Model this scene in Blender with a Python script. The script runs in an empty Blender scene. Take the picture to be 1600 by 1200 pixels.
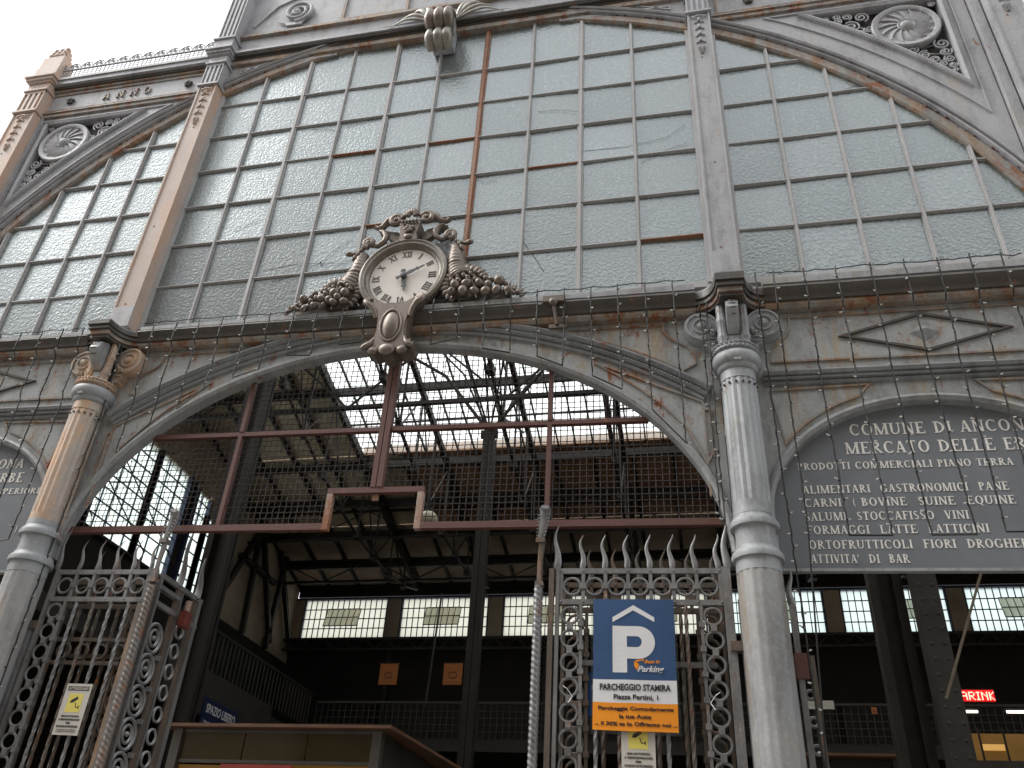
import bpy, math, random
from math import sin, cos, pi, sqrt, radians, atan2, hypot
from mathutils import Vector, Matrix
random.seed(7)
S = bpy.context.scene
COL = S.collection

# ------------------------------------------------------------------ camera
cd = bpy.data.cameras.new('camera'); cam = bpy.data.objects.new('camera', cd); COL.objects.link(cam)
_y, _p, _r = -.2357, .5808, .0626
fw = Vector((sin(_y)*cos(_p), cos(_y)*cos(_p), sin(_p)))
rt = Vector((cos(_y), -sin(_y), 0)); up = rt.cross(fw)
R2 = rt*cos(_r) + up*sin(_r); U2 = up*cos(_r) - rt*sin(_r)
m = Matrix((R2, U2, -fw)).transposed().to_4x4()
m.translation = Vector((2.7495, -6.4927, 1.6))
cam.matrix_world = m
cd.sensor_width = 36; cd.lens = 1349.94/1600*36
cd.clip_start = .05; cd.clip_end = 2000
S.camera = cam

# ------------------------------------------------------------------ sky, sun, exposure (bright overcast)
W = bpy.data.worlds.new('World'); S.world = W; W.use_nodes = True
nt = W.node_tree; nt.nodes.clear()
out = nt.nodes.new('ShaderNodeOutputWorld'); bg = nt.nodes.new('ShaderNodeBackground')
sky = nt.nodes.new('ShaderNodeTexSky'); sky.sky_type = 'NISHITA'; sky.sun_disc = False
SUN_EL, SUN_ROT = radians(50), radians(258)
sky.sun_elevation = SUN_EL; sky.sun_rotation = SUN_ROT; sky.dust_density = 6; sky.air_density = 1.0
hs = nt.nodes.new('ShaderNodeHueSaturation'); hs.inputs['Saturation'].default_value = .12
nt.links.new(sky.outputs[0], hs.inputs['Color'])
deck = nt.nodes.new('ShaderNodeMix'); deck.data_type = 'RGBA'; deck.inputs[0].default_value = .75   # the cloud deck evens the sky out
deck.inputs[7].default_value = (6.6, 6.75, 7.0, 1)
nt.links.new(hs.outputs[0], deck.inputs[6]); nt.links.new(deck.outputs[2], bg.inputs[0])
bg.inputs[1].default_value = .15
nt.links.new(bg.outputs[0], out.inputs[0])
sl = bpy.data.lights.new('sun', 'SUN'); sl.energy = 1.5; sl.angle = radians(32); sl.color = (1, .96, .9)
so = bpy.data.objects.new('sun', sl); COL.objects.link(so)
sd = Vector((sin(SUN_ROT)*cos(SUN_EL), cos(SUN_ROT)*cos(SUN_EL), sin(SUN_EL)))
so.rotation_euler = sd.to_track_quat('Z', 'Y').to_euler()
so.location = (6, -10, 20)
vs = S.view_settings
S.display_settings.display_device = 'sRGB'
vs.view_transform = 'Standard'; vs.look = 'None'; vs.exposure = .9; vs.gamma = 1; vs.use_curve_mapping = False

# ------------------------------------------------------------------ materials
def mat(name):
    M = bpy.data.materials.new(name); M.use_nodes = True
    return M, M.node_tree, M.node_tree.nodes['Principled BSDF']
def node(t, typ, **kw):
    n = t.nodes.new(typ)
    for k, v in kw.items():
        if k in n.inputs: n.inputs[k].default_value = v
        else: setattr(n, k, v)
    return n
def noise(t, scale, detail=5, rough=.6, stretch=(1, 1, 1), dist=0):
    g = node(t, 'ShaderNodeNewGeometry'); mp = node(t, 'ShaderNodeMapping'); mp.inputs['Scale'].default_value = stretch
    t.links.new(g.outputs['Position'], mp.inputs['Vector'])
    n = node(t, 'ShaderNodeTexNoise', Scale=scale, Detail=detail, Roughness=rough, Distortion=dist)
    t.links.new(mp.outputs[0], n.inputs['Vector']); return n.outputs[0]
def ramp(t, src, a, b, lo=0, hi=1):
    r = node(t, 'ShaderNodeMapRange'); r.inputs[1].default_value = a; r.inputs[2].default_value = b
    r.inputs[3].default_value = lo; r.inputs[4].default_value = hi; r.clamp = True
    t.links.new(src, r.inputs[0]); return r.outputs[0]
def mix(t, fac, a, b, mode='MIX'):
    n = t.nodes.new('ShaderNodeMix'); n.data_type = 'RGBA'; n.blend_type = mode
    for sock, v in ((n.inputs[0], fac), (n.inputs[6], a), (n.inputs[7], b)):
        if hasattr(v, 'is_output'): t.links.new(v, sock)
        elif isinstance(v, (tuple, list)): sock.default_value = (*v, 1)
        else: sock.default_value = v
    return n.outputs[2]
def mul(t, a, b):
    n = t.nodes.new('ShaderNodeMath'); n.operation = 'MULTIPLY'
    for s_, v in ((n.inputs[0], a), (n.inputs[1], b)):
        if hasattr(v, 'is_output'): t.links.new(v, s_)
        else: s_.default_value = v
    return n.outputs[0]
def bump(t, b, src, strength=.3, dist=.01):
    n = node(t, 'ShaderNodeBump', Strength=strength, Distance=dist); t.links.new(src, n.inputs['Height'])
    t.links.new(n.outputs[0], b.inputs['Normal'])

def iron_paint(name, base, rust=.62, stain=.5, grime=.45, rough=.5, stain_col=(.32, .26, .165), metallic=0.0, rc=(.17, .055, .022)):
    """flaking grey paint on cast iron: ochre run-offs, soot, rust patches; all fixed to the iron"""
    M, t, b = mat(name)
    n1 = noise(t, 1.1, 6, .65); n2 = noise(t, 5.5, 6, .7, (1, 1, .35)); n3 = noise(t, 26, 5, .7); n4 = noise(t, 2.4, 8, .75, (1.6, 1.6, .35), .6)
    n5 = noise(t, 9, 8, .8, (1, 1, .6), .4)
    c = mix(t, ramp(t, n1, .35, .65), base, tuple(x*.8 for x in base))
    c = mix(t, ramp(t, n4, stain, stain+.16, 0, .8), c, stain_col)
    c = mix(t, ramp(t, n2, grime, grime+.28, 0, .62), c, (.055, .05, .045))
    c = mix(t, ramp(t, n3, .5, .72, 0, .35), c, tuple(min(1, x*1.45) for x in base))
    f = ramp(t, n5, rust, rust+.045)
    g = ramp(t, n1, .46, .56)
    c = mix(t, mul(t, f, ramp(t, g, 0, 1, .45, 1)), c, mix(t, n3, rc, (.32, .12, .045)))
    t.links.new(c, b.inputs['Base Color']); b.inputs['Roughness'].default_value = rough; b.inputs['Metallic'].default_value = metallic
    ad = t.nodes.new('ShaderNodeMath'); ad.operation = 'SUBTRACT'; t.links.new(n3, ad.inputs[0]); t.links.new(f, ad.inputs[1])
    bump(t, b, ad.outputs[0], .35, .006)
    return M
def plain(name, col, rough=.6, metallic=0, var=.25, scale=8, bstr=.15, emit=None, spec=.5):
    M, t, b = mat(name)
    n = noise(t, scale, 6, .65)
    c = mix(t, ramp(t, n, .3, .7), tuple(x*(1-var) for x in col), tuple(min(1, x*(1+var*.6)) for x in col))
    t.links.new(c, b.inputs['Base Color']); b.inputs['Roughness'].default_value = rough; b.inputs['Metallic'].default_value = metallic
    b.inputs['Specular IOR Level'].default_value = spec
    if bstr: bump(t, b, n, bstr, .01)
    if emit:
        b.inputs['Emission Color'].default_value = (*emit[0], 1); b.inputs['Emission Strength'].default_value = emit[1]
    return M
MM = {}
MM['iron'] = iron_paint('grey_painted_iron', (.36, .375, .385), .59, .56, .46)
MM['iron_rusty'] = iron_paint('stained_grey_iron', (.32, .31, .29), .515, .45, .46, .55, (.36, .22, .11))
MM['iron_low'] = iron_paint('sooty_grey_iron', (.34, .36, .375), .60, .57, .47)
MM['iron_dark'] = iron_paint('dark_weathered_iron', (.075, .066, .058), .58, .6, .5, .45, (.16, .11, .07))
MM['iron_upper'] = iron_paint('pale_painted_iron', (.40, .405, .425), .61, .56, .49, .5, (.38, .31, .22))
MM['peach'] = iron_paint('salmon_primer_iron', (.50, .41, .36), .68, .45, .62, .55, (.55, .34, .22))
MM['bar'] = iron_paint('window_bar_paint', (.44, .435, .435), .67, .62, .72, .5, (.3, .2, .13))
MM['bar_rust'] = iron_paint('rusty_window_bar', (.30, .17, .11), .5, .45, .6, .6, (.33, .13, .06))
MM['wrought'] = iron_paint('wrought_iron', (.27, .27, .275), .59, .58, .42, .38, (.2, .13, .08), .35)
MM['rope_m'] = plain('old_rope', (.22, .18, .13), .9, 0, .3, 20, .1)
MM['wrought_rust'] = iron_paint('rust_run_wrought_iron', (.15, .125, .105), .56, .52, .5, .42, (.20, .12, .07), .3)
MM['redlead'] = iron_paint('red_oxide_steel', (.125, .052, .042), .6, .6, .55, .55, (.14, .05, .03))
MM['flake'] = iron_paint('flaking_white_over_rust', (.42, .36, .30), .47, .46, .6, .6, (.3, .11, .05))
MM['wire'] = plain('galvanised_rust_wire', (.035, .024, .02), .6, .1, .4, 30, 0)
MM['bronze'] = iron_paint('weathered_bronze', (.22, .18, .15), .69, .56, .46, .40, (.30, .26, .21), .4, (.10, .05, .03))
MM['bronze_pale'] = iron_paint('verdigris_bronze', (.30, .29, .25), .66, .52, .5, .36, (.16, .10, .07), .3)
MM['board'] = plain('slate_grey_board', (.175, .19, .21), .5, 0, .16, 2.5, .06)
MM['letter'] = plain('cream_lettering', (.84, .82, .78), .6, 0, .1, 30, 0)
MM['clockface'] = plain('clock_dial_white', (.78, .73, .68), .45, 0, .07, 6, .03)
MM['black'] = plain('black_enamel', (.022, .022, .024), .4, 0, .2, 10, .05)
MM['handgrey'] = plain('clock_hand_iron', (.07, .075, .085), .45, .3, .2, 20, .05)
MM['cable'] = plain('black_cable', (.018, .018, .018), .6, 0, .1, 10, 0)
MM['bulb'] = plain('clear_plastic_bulb', (.52, .52, .5), .25, 0, .05, 10, 0)
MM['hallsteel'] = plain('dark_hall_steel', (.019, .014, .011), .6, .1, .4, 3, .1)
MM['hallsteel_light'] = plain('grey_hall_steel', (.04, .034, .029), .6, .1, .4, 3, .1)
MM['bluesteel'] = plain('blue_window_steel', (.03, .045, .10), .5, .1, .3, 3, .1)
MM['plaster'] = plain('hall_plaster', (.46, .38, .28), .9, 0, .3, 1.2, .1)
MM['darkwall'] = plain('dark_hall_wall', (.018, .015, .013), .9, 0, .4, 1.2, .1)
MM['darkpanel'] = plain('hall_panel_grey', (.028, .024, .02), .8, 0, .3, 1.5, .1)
MM['floor'] = plain('hall_floor_tiles', (.11, .095, .08), .5, 0, .3, 2, .1)
MM['orange_banner'] = plain('orange_banner', (.36, .12, .025), .8, 0, .15, 5, .05)
MM['kiosk_roof'] = plain('kiosk_ply_roof', (.17, .085, .045), .6, 0, .3, 4, .1)
MM['kiosk_frame'] = plain('kiosk_aluminium', (.12, .11, .10), .4, .3, .2, 4, .05)
MM['kiosk_panel'] = plain('kiosk_amber_glass', (.06, .045, .018), .18, 0, .3, 1.2, .05)
MM['kiosk_red'] = plain('kiosk_glowing_red_board', (.22, .035, .03), .5, 0, .2, 4, .05, ((.9, .1, .08), .04))  # faint emission paints a glow on the board, which is no lamp
MM['kiosk_yellow'] = plain('kiosk_glowing_yellow_wall', (.16, .09, .02), .6, 0, .3, 3, .05, ((1, .5, .1), .04))  # faint emission stands in for lamplight on the stall walls
MM['paint_blue'] = plain('print_blue', (.04, .09, .20), .3, 0, .12, 3, .02)
MM['paint_white'] = plain('print_white', (.72, .72, .74), .35, 0, .04, 3, 0)
MM['paint_orange'] = plain('print_orange', (.85, .29, .02), .35, 0, .06, 3, 0)
MM['print_black'] = plain('print_black', (.02, .02, .025), .4, 0, .1, 3, 0)
MM['paint_yellow'] = plain('print_yellow', (.72, .62, .14), .4, 0, .08, 6, 0)
MM['cctv_white'] = plain('cctv_sign_plastic', (.55, .52, .47), .4, 0, .12, 8, .02)
MM['deepblue'] = plain('deep_blue_panel', (.008, .016, .06), .5, 0, .1, 3, 0)
MM['parcelblue'] = plain('bright_blue_panel', (.02, .12, .38), .4, 0, .1, 3, 0)
MM['brown_board'] = plain('brown_roof_boards', (.34, .19, .115), .85, 0, .35, 2.2, .15)
MM['tan_board'] = plain('tan_roof_boards', (.55, .44, .31), .85, 0, .28, 2.2, .15)
MM['grey_board'] = plain('grey_brown_roof_boards', (.42, .33, .25), .85, 0, .3, 2.2, .15)
MM['rubber_red'] = plain('red_lock_box', (.18, .035, .025), .5, 0, .4, 20, .1)
MM['ledred'] = plain('led_red', (.6, .02, .02), .5, 0, 0, 3, 0, ((1, .0, .005), .45))
MM['ledcore'] = plain('led_letter', (.8, .5, .4), .5, 0, 0, 3, 0, ((1, .5, .35), 1.0))
MM['tube'] = plain('fluorescent_tube', (.9, .9, .85), .5, 0, 0, 3, 0, ((1, .85, .7), 2.5))
MM['amber_lamp'] = plain('amber_stall_lamp', (.9, .6, .2), .5, 0, 0, 3, 0, ((1, .5, .12), .2))
MM['zip'] = plain('white_cable_tie', (.8, .8, .8), .4, 0, 0, 3, 0)
MM['cove'] = plain('lamp_glass', (.6, .55, .42), .2, 0, .1, 5, 0)

def paving():
    M, t, b = mat('stone_paving')
    g = node(t, 'ShaderNodeNewGeometry')
    br = node(t, 'ShaderNodeTexBrick', Scale=1.4); br.inputs['Mortar Size'].default_value = .012
    br.inputs['Color1'].default_value = (.20, .19, .175, 1); br.inputs['Color2'].default_value = (.26, .245, .22, 1); br.inputs['Mortar'].default_value = (.07, .065, .06, 1)
    t.links.new(g.outputs['Position'], br.inputs['Vector'])
    c = mix(t, ramp(t, noise(t, 3, 6), .4, .7, 0, .5), br.outputs[0], (.13, .125, .115))
    t.links.new(c, b.inputs['Base Color']); b.inputs['Roughness'].default_value = .8
    return M
MM['paving'] = paving()

def pane_mat(name, tint, pebble, gloss, glow=.5):
    """rough cast wired glass: dusty face, pebbled gloss, light passing through"""
    M, t, b = mat(name)
    t.nodes.remove(b); o = t.nodes['Material Output']
    n = noise(t, pebble, 3, .55); n2 = noise(t, 1.3, 5, .6, (1, 1, .5)); n3 = noise(t, 7, 6, .7, (1.5, 1, .25))
    oi = node(t, 'ShaderNodeObjectInfo')
    c = mix(t, ramp(t, n2, .35, .7), tint, tuple(x*.8 for x in tint))
    c = mix(t, ramp(t, n3, .52, .75, 0, .35), c, (.27, .27, .25))
    c = mix(t, ramp(t, oi.outputs['Random'], 0, 1, 0, .75), c, (.20, .225, .215))
    sp = ramp(t, n, .50, .68, 0, .38)  # pale speckles put the pebbles' reflection sparkle into the colour
    c = mix(t, sp, c, (.48, .53, .54))
    d = node(t, 'ShaderNodeBsdfDiffuse'); t.links.new(c, d.inputs['Color'])
    tr = node(t, 'ShaderNodeBsdfTranslucent'); t.links.new(c, tr.inputs['Color'])
    gl = node(t, 'ShaderNodeBsdfGlossy', Roughness=.23); gl.inputs['Color'].default_value = (.9, .95, .97, 1)
    bp = node(t, 'ShaderNodeBump', Strength=.6, Distance=.01); t.links.new(n, bp.inputs['Height'])
    t.links.new(bp.outputs[0], gl.inputs['Normal'])
    m1 = node(t, 'ShaderNodeMixShader'); m1.inputs[0].default_value = glow
    t.links.new(d.outputs[0], m1.inputs[1]); t.links.new(tr.outputs[0], m1.inputs[2])
    m2 = node(t, 'ShaderNodeMixShader'); m2.inputs[0].default_value = gloss
    t.links.new(m1.outputs[0], m2.inputs[1]); t.links.new(gl.outputs[0], m2.inputs[2])
    t.links.new(m2.outputs[0], o.inputs['Surface'])
    return M
MM['pane'] = pane_mat('cast_glass', (.135, .172, .170), 34, .19, .22)
MM['pane_b'] = pane_mat('pebbled_glass', (.165, .20, .205), 26, .20, .22)
MM['pane_dusty'] = pane_mat('dusty_grey_glass', (.16, .175, .17), 30, .10, .2)

def clear_glass(name, tint, a):
    M, t, b = mat(name); t.nodes.remove(b); o = t.nodes['Material Output']
    tr = node(t, 'ShaderNodeBsdfTransparent'); tr.inputs[0].default_value = (*tint, 1)
    d = node(t, 'ShaderNodeBsdfTranslucent'); d.inputs[0].default_value = (.8, .8, .76, 1)
    mx = node(t, 'ShaderNodeMixShader'); mx.inputs[0].default_value = a
    t.links.new(tr.outputs[0], mx.inputs[1]); t.links.new(d.outputs[0], mx.inputs[2]); t.links.new(mx.outputs[0], o.inputs['Surface'])
    return M
MM['skyglass'] = clear_glass('skylight_glass', (.97, .98, .97), .15)
MM['clereglass'] = clear_glass('clerestory_cast_glass', (.72, .70, .60), .55)
MM['leftglass'] = clear_glass('side_window_glass', (.80, .90, .88), .45)
MM['plastic_film'] = clear_glass('laminating_film', (.9, .9, .92), .2)

# ------------------------------------------------------------------ mesh helpers
WP = {}
def skew(v):
    x, y, z = v
    w = 1 if z < 6.7 else max(0, (7.05-z)/.35)
    if y > .9: w = 0
    return (x, y, z - .024*x*w)
class MB:
    def __init__(s): s.v = []; s.f = []
    def add(s, vs, fs):
        o = len(s.v); s.v += [tuple(a) for a in vs]; s.f += [tuple(i+o for i in f) for f in fs]; return s
    def box(s, x0, x1, y0, y1, z0, z1):
        v = [(x, y, z) for x in (x0, x1) for y in (y0, y1) for z in (z0, z1)]
        return s.add(v, [(0, 1, 3, 2), (4, 6, 7, 5), (0, 4, 5, 1), (2, 3, 7, 6), (0, 2, 6, 4), (1, 5, 7, 3)])
    def prism(s, poly, y0, y1, inset=0, dy=0):
        """polygon in XZ extruded from y1 (back) to y0 (front)"""
        n = len(poly); v = [(x, y1, z) for x, z in poly] + [(x, y0, z) for x, z in poly]
        f = [tuple(range(n)), tuple(range(2*n-1, n-1, -1))] + [(i, n+i, n+(i+1) % n, (i+1) % n) for i in range(n)]
        return s.add(v, f)
    def strip(s, a, b, y0, y1):
        """thick plate between two XZ polylines a and b (equal length)"""
        n = len(a)
        v = [(x, y0, z) for x, z in a]+[(x, y0, z) for x, z in b]+[(x, y1, z) for x, z in a]+[(x, y1, z) for x, z in b]
        f = []
        for i in range(n-1):
            f += [(i, i+1, n+i+1, n+i), (2*n+i, 3*n+i, 3*n+i+1, 2*n+i+1), (i, 2*n+i, 2*n+i+1, i+1), (n+i, n+i+1, 3*n+i+1, 3*n+i)]
        f += [(0, n, 3*n, 2*n), (n-1, 3*n-1, 4*n-1, 2*n-1)]
        return s.add(v, f)
    def sweep(s, path, prof, closed=False, cap=True):
        """closed section prof [(n, y)] swept along XZ path; n along the left normal"""
        n = len(path); k = len(prof); v = []
        for i in range(n):
            a = path[(i-1) % n] if (closed or i > 0) else path[i]
            c = path[(i+1) % n] if (closed or i < n-1) else path[i]
            dx, dz = c[0]-a[0], c[1]-a[1]; L = hypot(dx, dz) or 1
            nx, nz = -dz/L, dx/L
            q = 1
            if (closed or 0 < i < n-1):
                b = path[i]; d1 = Vector((b[0]-a[0], b[1]-a[1])); d2 = Vector((c[0]-b[0], c[1]-b[1]))
                if d1.length > 1e-6 and d2.length > 1e-6:
                    ang = d1.angle(d2)/2; q = 1/max(.35, cos(ang))
                    d = (d1.normalized()+d2.normalized()); L = d.length or 1; nx, nz = -d.y/L, d.x/L
            for (o, y) in prof: v.append((path[i][0]+nx*o*q, y, path[i][1]+nz*o*q))
        f = []
        for i in range(n if closed else n-1):
            j = (i+1) % n
            for p in range(k): f.append((i*k+p, i*k+(p+1) % k, j*k+(p+1) % k, j*k+p))
        if cap and not closed: f += [tuple(range(k-1, -1, -1)), tuple((n-1)*k+p for p in range(k))]
        return s.add(v, f)
    def tube(s, pts, r, n=8, closed=False, flat=1):
        pts = [Vector(p) for p in pts]; N = len(pts)
        rs = r if isinstance(r, (list, tuple)) else [r]*N
        v = []; t0 = None; u = None
        for i in range(N):
            a = pts[(i-1) % N] if (closed or i > 0) else pts[i]; c = pts[(i+1) % N] if (closed or i < N-1) else pts[i]
            t = (c-a).normalized() if (c-a).length > 1e-9 else Vector((0, 0, 1))
            if u is None:
                u = t.cross(Vector((0, 1, 0)));
                if u.length < .1: u = t.cross(Vector((1, 0, 0)))
            u = (u - t*u.dot(t)).normalized(); w = t.cross(u)
            for k in range(n):
                A = 2*pi*k/n; v.append(pts[i]+u*(rs[i]*cos(A))+w*(rs[i]*flat*sin(A)))
        f = []
        for i in range(N if closed else N-1):
            j = (i+1) % N
            for k in range(n): f.append((i*n+k, i*n+(k+1) % n, j*n+(k+1) % n, j*n+k))
        if not closed: f += [tuple(range(n-1, -1, -1)), tuple((N-1)*n+k for k in range(n))]
        return s.add(v, f)
    def lathe(s, prof, c, n=24, rad=None):
        """prof [(r, z)] about a vertical axis at c=(x,y); rad(theta, r, z) may modulate"""
        v = []
        for r, z in prof:
            for k in range(n):
                A = 2*pi*k/n; q = rad(k, r, z) if rad else r
                v.append((c[0]+q*cos(A), c[1]+q*sin(A), z))
        f = []
        for i in range(len(prof)-1):
            for k in range(n): f.append((i*n+k, i*n+(k+1) % n, (i+1)*n+(k+1) % n, (i+1)*n+k))
        f += [tuple(range(n-1, -1, -1)), tuple((len(prof)-1)*n+k for k in range(n))]
        return s.add(v, f)
    def lathe_y(s, prof, c, n=32, sx=1, sz=1, rad=None):
        """prof [(r, y)] about an axis along Y at c=(x,z)"""
        v = []
        for r, y in prof:
            for k in range(n):
                A = 2*pi*k/n; q = rad(k, r, y) if rad else r
                v.append((c[0]+q*sx*cos(A), y, c[1]+q*sz*sin(A)))
        f = []
        for i in range(len(prof)-1):
            for k in range(n): f.append((i*n+k, (i+1)*n+k, (i+1)*n+(k+1) % n, i*n+(k+1) % n))
        f += [tuple(range(n)), tuple((len(prof)-1)*n+k for k in range(n-1, -1, -1))]
        return s.add(v, f)
    def ball(s, c, rx, ry=None, rz=None, n=10, m=6, rot=0):
        ry = rx if ry is None else ry; rz = rx if rz is None else rz
        v = [(0, 0, rz)]; cr, sr = cos(rot), sin(rot)
        for i in range(1, m):
            for k in range(n):
                a = pi*i/m; A = 2*pi*k/n; v.append((rx*sin(a)*cos(A), ry*sin(a)*sin(A), rz*cos(a)))
        v.append((0, 0, -rz))
        v = [(c[0]+x*cr-z*sr, c[1]+y, c[2]+x*sr+z*cr) for x, y, z in v]
        f = [(0, 1+(k+1) % n, 1+k) for k in range(n)]
        for i in range(m-2):
            for k in range(n): f.append((1+i*n+k, 1+i*n+(k+1) % n, 1+(i+1)*n+(k+1) % n, 1+(i+1)*n+k))
        L = len(v)-1
        f += [(L, 1+(m-2)*n+k, 1+(m-2)*n+(k+1) % n) for k in range(n)]
        return s.add(v, f)
    def bar(s, p, q, w, h=None):
        """square bar between two 3-D points"""
        p, q = Vector(p), Vector(q); t = (q-p).normalized(); h = h or w
        u = t.cross(Vector((0, 1, 0)));
        if u.length < .05: u = Vector((1, 0, 0))
        u.normalize(); k = t.cross(u).normalized()
        v = [b+u*(w/2*i)+k*(h/2*j) for b in (p, q) for i, j in ((-1, -1), (1, -1), (1, 1), (-1, 1))]
        return s.add(v, [(3, 2, 1, 0), (4, 5, 6, 7), (0, 1, 5, 4), (1, 2, 6, 5), (2, 3, 7, 6), (3, 0, 4, 7)])
    def build(s, name, m, parent=None, sk=True, smooth=None, origin=None):
        me = bpy.data.meshes.new(name)
        vs = [skew(v) for v in s.v] if sk else s.v
        o = origin or (WP[parent] if parent else (0, 0, 0))
        po = WP[parent] if parent else (0, 0, 0)
        me.from_pydata([(v[0]-o[0], v[1]-o[1], v[2]-o[2]) for v in vs], [], s.f)
        me.materials.append(MM[m] if isinstance(m, str) else m)
        if smooth is not None:
            me.shade_smooth()
            me.set_sharp_from_angle(angle=radians(smooth))
        ob = bpy.data.objects.new(name, me); COL.objects.link(ob)
        ob.location = (o[0]-po[0], o[1]-po[1], o[2]-po[2])
        WP[ob] = o
        if parent: ob.parent = parent
        return ob
def thing(name, label, cat, loc=(0, 0, 0), group=None):
    o = bpy.data.objects.new(name, None); COL.objects.link(o); o.location = loc; WP[o] = tuple(loc)
    o['label'] = label; o['category'] = cat
    if group: o['group'] = group
    return o
def sub(name, parent, loc=None):
    """empty part that gathers sub-parts"""
    loc = tuple(loc) if loc else WP[parent]
    o = bpy.data.objects.new(name, None); COL.objects.link(o); p = WP[parent]
    o.location = (loc[0]-p[0], loc[1]-p[1], loc[2]-p[2]); WP[o] = loc; o.parent = parent
    return o
def tag(o, label, cat, group=None):
    o['label'] = label; o['category'] = cat
    if group: o['group'] = group
    return o
def stuff(o): o['kind'] = 'stuff'; return o
def arc(cx, cz, rx, rz, a0, a1, n):
    return [(cx+rx*cos(a0+(a1-a0)*i/n), cz+rz*sin(a0+(a1-a0)*i/n)) for i in range(n+1)]
def spiral(cx, y, cz, r0, r1, a0, turns, n=30, dy=0):
    """points winding inward from r0 to r1"""
    return [(cx+(r0+(r1-r0)*i/n)*cos(a0+turns*2*pi*i/n), y+dy*i/n, cz+(r0+(r1-r0)*i/n)*sin(a0+turns*2*pi*i/n)) for i in range(n+1)]

# serif capitals drawn from strokes: unit height
def serif_letter(mb, ch, x, z, h, y, th=.004):
    T, t_, sv = .165, .082, .06
    k = [0]
    def q(pts):
        k[0] += 1; mb.prism([(x+a*h, z+b*h) for a, b in pts], y-th-.00015*k[0], y)
    def vst(cx, z0=0, z1=1, w=T, sl=True, sh=True, s_=.09):
        q([(cx-w/2, z0), (cx+w/2, z0), (cx+w/2, z1), (cx-w/2, z1)])
        if sl: q([(cx-w/2-s_, z0), (cx+w/2+s_, z0), (cx+w/2+s_, z0+sv), (cx-w/2-s_, z0+sv)])
        if sh: q([(cx-w/2-s_, z1-sv), (cx+w/2+s_, z1-sv), (cx+w/2+s_, z1), (cx-w/2-s_, z1)])
    def hst(x0, x1, zc, w=t_): q([(x0, zc-w/2), (x1, zc-w/2), (x1, zc+w/2), (x0, zc+w/2)])
    def dia(x0, z0, x1, z1, w): q([(x0-w/2, z0), (x0+w/2, z0), (x1+w/2, z1), (x1-w/2, z1)])
    def ser(cx, zc, w=.13): q([(cx-w, zc), (cx+w, zc), (cx+w, zc+sv), (cx-w, zc+sv)])
    def bowl(cx, cz, rx, rz, a0, a1, thick=T, thin=t_, n=14):
        k[0] += 1; A = []; B = []
        for i in range(n+1):
            a = a0+(a1-a0)*i/n; A.append((x+(cx+rx*cos(a))*h, z+(cz+rz*sin(a))*h)); B.append((x+(cx+(rx-thick)*cos(a))*h, z+(cz+(rz-thin)*sin(a))*h))
        mb.strip(A, B, y-th-.00015*k[0], y)
    P = pi
    if ch == 'I': vst(.17); return .34
    if ch == 'L': vst(.17); hst(.17, .62, .028); q([(.58, 0), (.64, 0), (.64, .26), (.61, .26)]); return .68
    if ch in 'EF':
        vst(.17); hst(.17, .6, .972); q([(.56, 1), (.61, 1), (.61, .78), (.59, .78)]); hst(.2, .48, .52); q([(.45, .4), (.48, .4), (.48, .64), (.45, .64)])
        if ch == 'E': hst(.17, .62, .028); q([(.58, 0), (.65, 0), (.66, .25), (.63, .25)])
        return .7 if ch == 'E' else .64
    if ch == 'T': vst(.33, sh=False); hst(.02, .64, .972); q([(.02, .76), (.05, .76), (.07, 1), (.02, 1)]); q([(.61, .76), (.64, .76), (.64, 1), (.59, 1)]); return .68
    if ch == 'H': vst(.17); vst(.66); hst(.2, .64, .52); return .85
    if ch == 'N': vst(.13, w=t_+.01); vst(.69, w=t_+.01, sl=False); dia(.68, 0, .13, 1, .17); return .83
    if ch == 'M': vst(.12, w=t_+.01); vst(.86, w=T); dia(.47, 0, .14, 1, .16); dia(.47, 0, .84, 1, t_+.02); return 1.02
    if ch == 'A': dia(.60, 0, .36, 1, .17); dia(.09, 0, .33, 1, .07); hst(.18, .54, .33); ser(.09, 0, .11); ser(.61, 0, .13); return .74
    if ch == 'V': dia(.36, 0, .10, 1, .17); dia(.36, 0, .60, 1, .07); ser(.11, .95); ser(.61, .95, .11); return .72
    if ch == 'X': dia(.60, 0, .12, 1, .17); dia(.10, 0, .60, 1, .07); ser(.11, 0, .11); ser(.61, 0); ser(.12, .95); ser(.61, .95, .11); return .74
    if ch == 'U': vst(.15, .3, 1, sl=False); vst(.66, .3, 1, w=t_+.01, sl=False); bowl(.38, .34, .31, .34, P, 2*P, .12); return .82
    if ch == 'D': vst(.17); bowl(.17, .5, .58, .5, -P/2, P/2, T, t_, 18); return .82
    if ch in 'PR':
        vst(.17); bowl(.22, .74, .38, .26, -P/2, P/2)
        if ch == 'R': dia(.68, 0, .33, .5, .16); ser(.7, 0, .08)
        return .66 if ch == 'P' else .78
    if ch == 'B': vst(.17); bowl(.22, .755, .33, .245, -P/2, P/2); bowl(.22, .27, .40, .27, -P/2, P/2); return .7
    if ch in 'OQ':
        bowl(.41, .5, .38, .51, 0, 2*P, T, t_, 26)
        if ch == 'Q': dia(.75, -.22, .38, .06, .12)
        return .84
    if ch in 'CG':
        bowl(.41, .5, .38, .51, P*.27, P*1.73, T, t_, 22); q([(.64, .72), (.69, .72), (.69, 1), (.66, 1)])
        if ch == 'G': vst(.66, .03, .42, w=.13, sl=False, s_=.07); return .84
        q([(.64, .08), (.7, .2), (.69, .24), (.62, .14)]); return .78
    if ch == 'S':
        bowl(.29, .745, .22, .255, P*.2, P*1.5, .11, t_); bowl(.29, .265, .25, .265, -P*.8, P*.5, .12, t_)
        dia(.40, .36, .16, .66, .17); return .6
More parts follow.
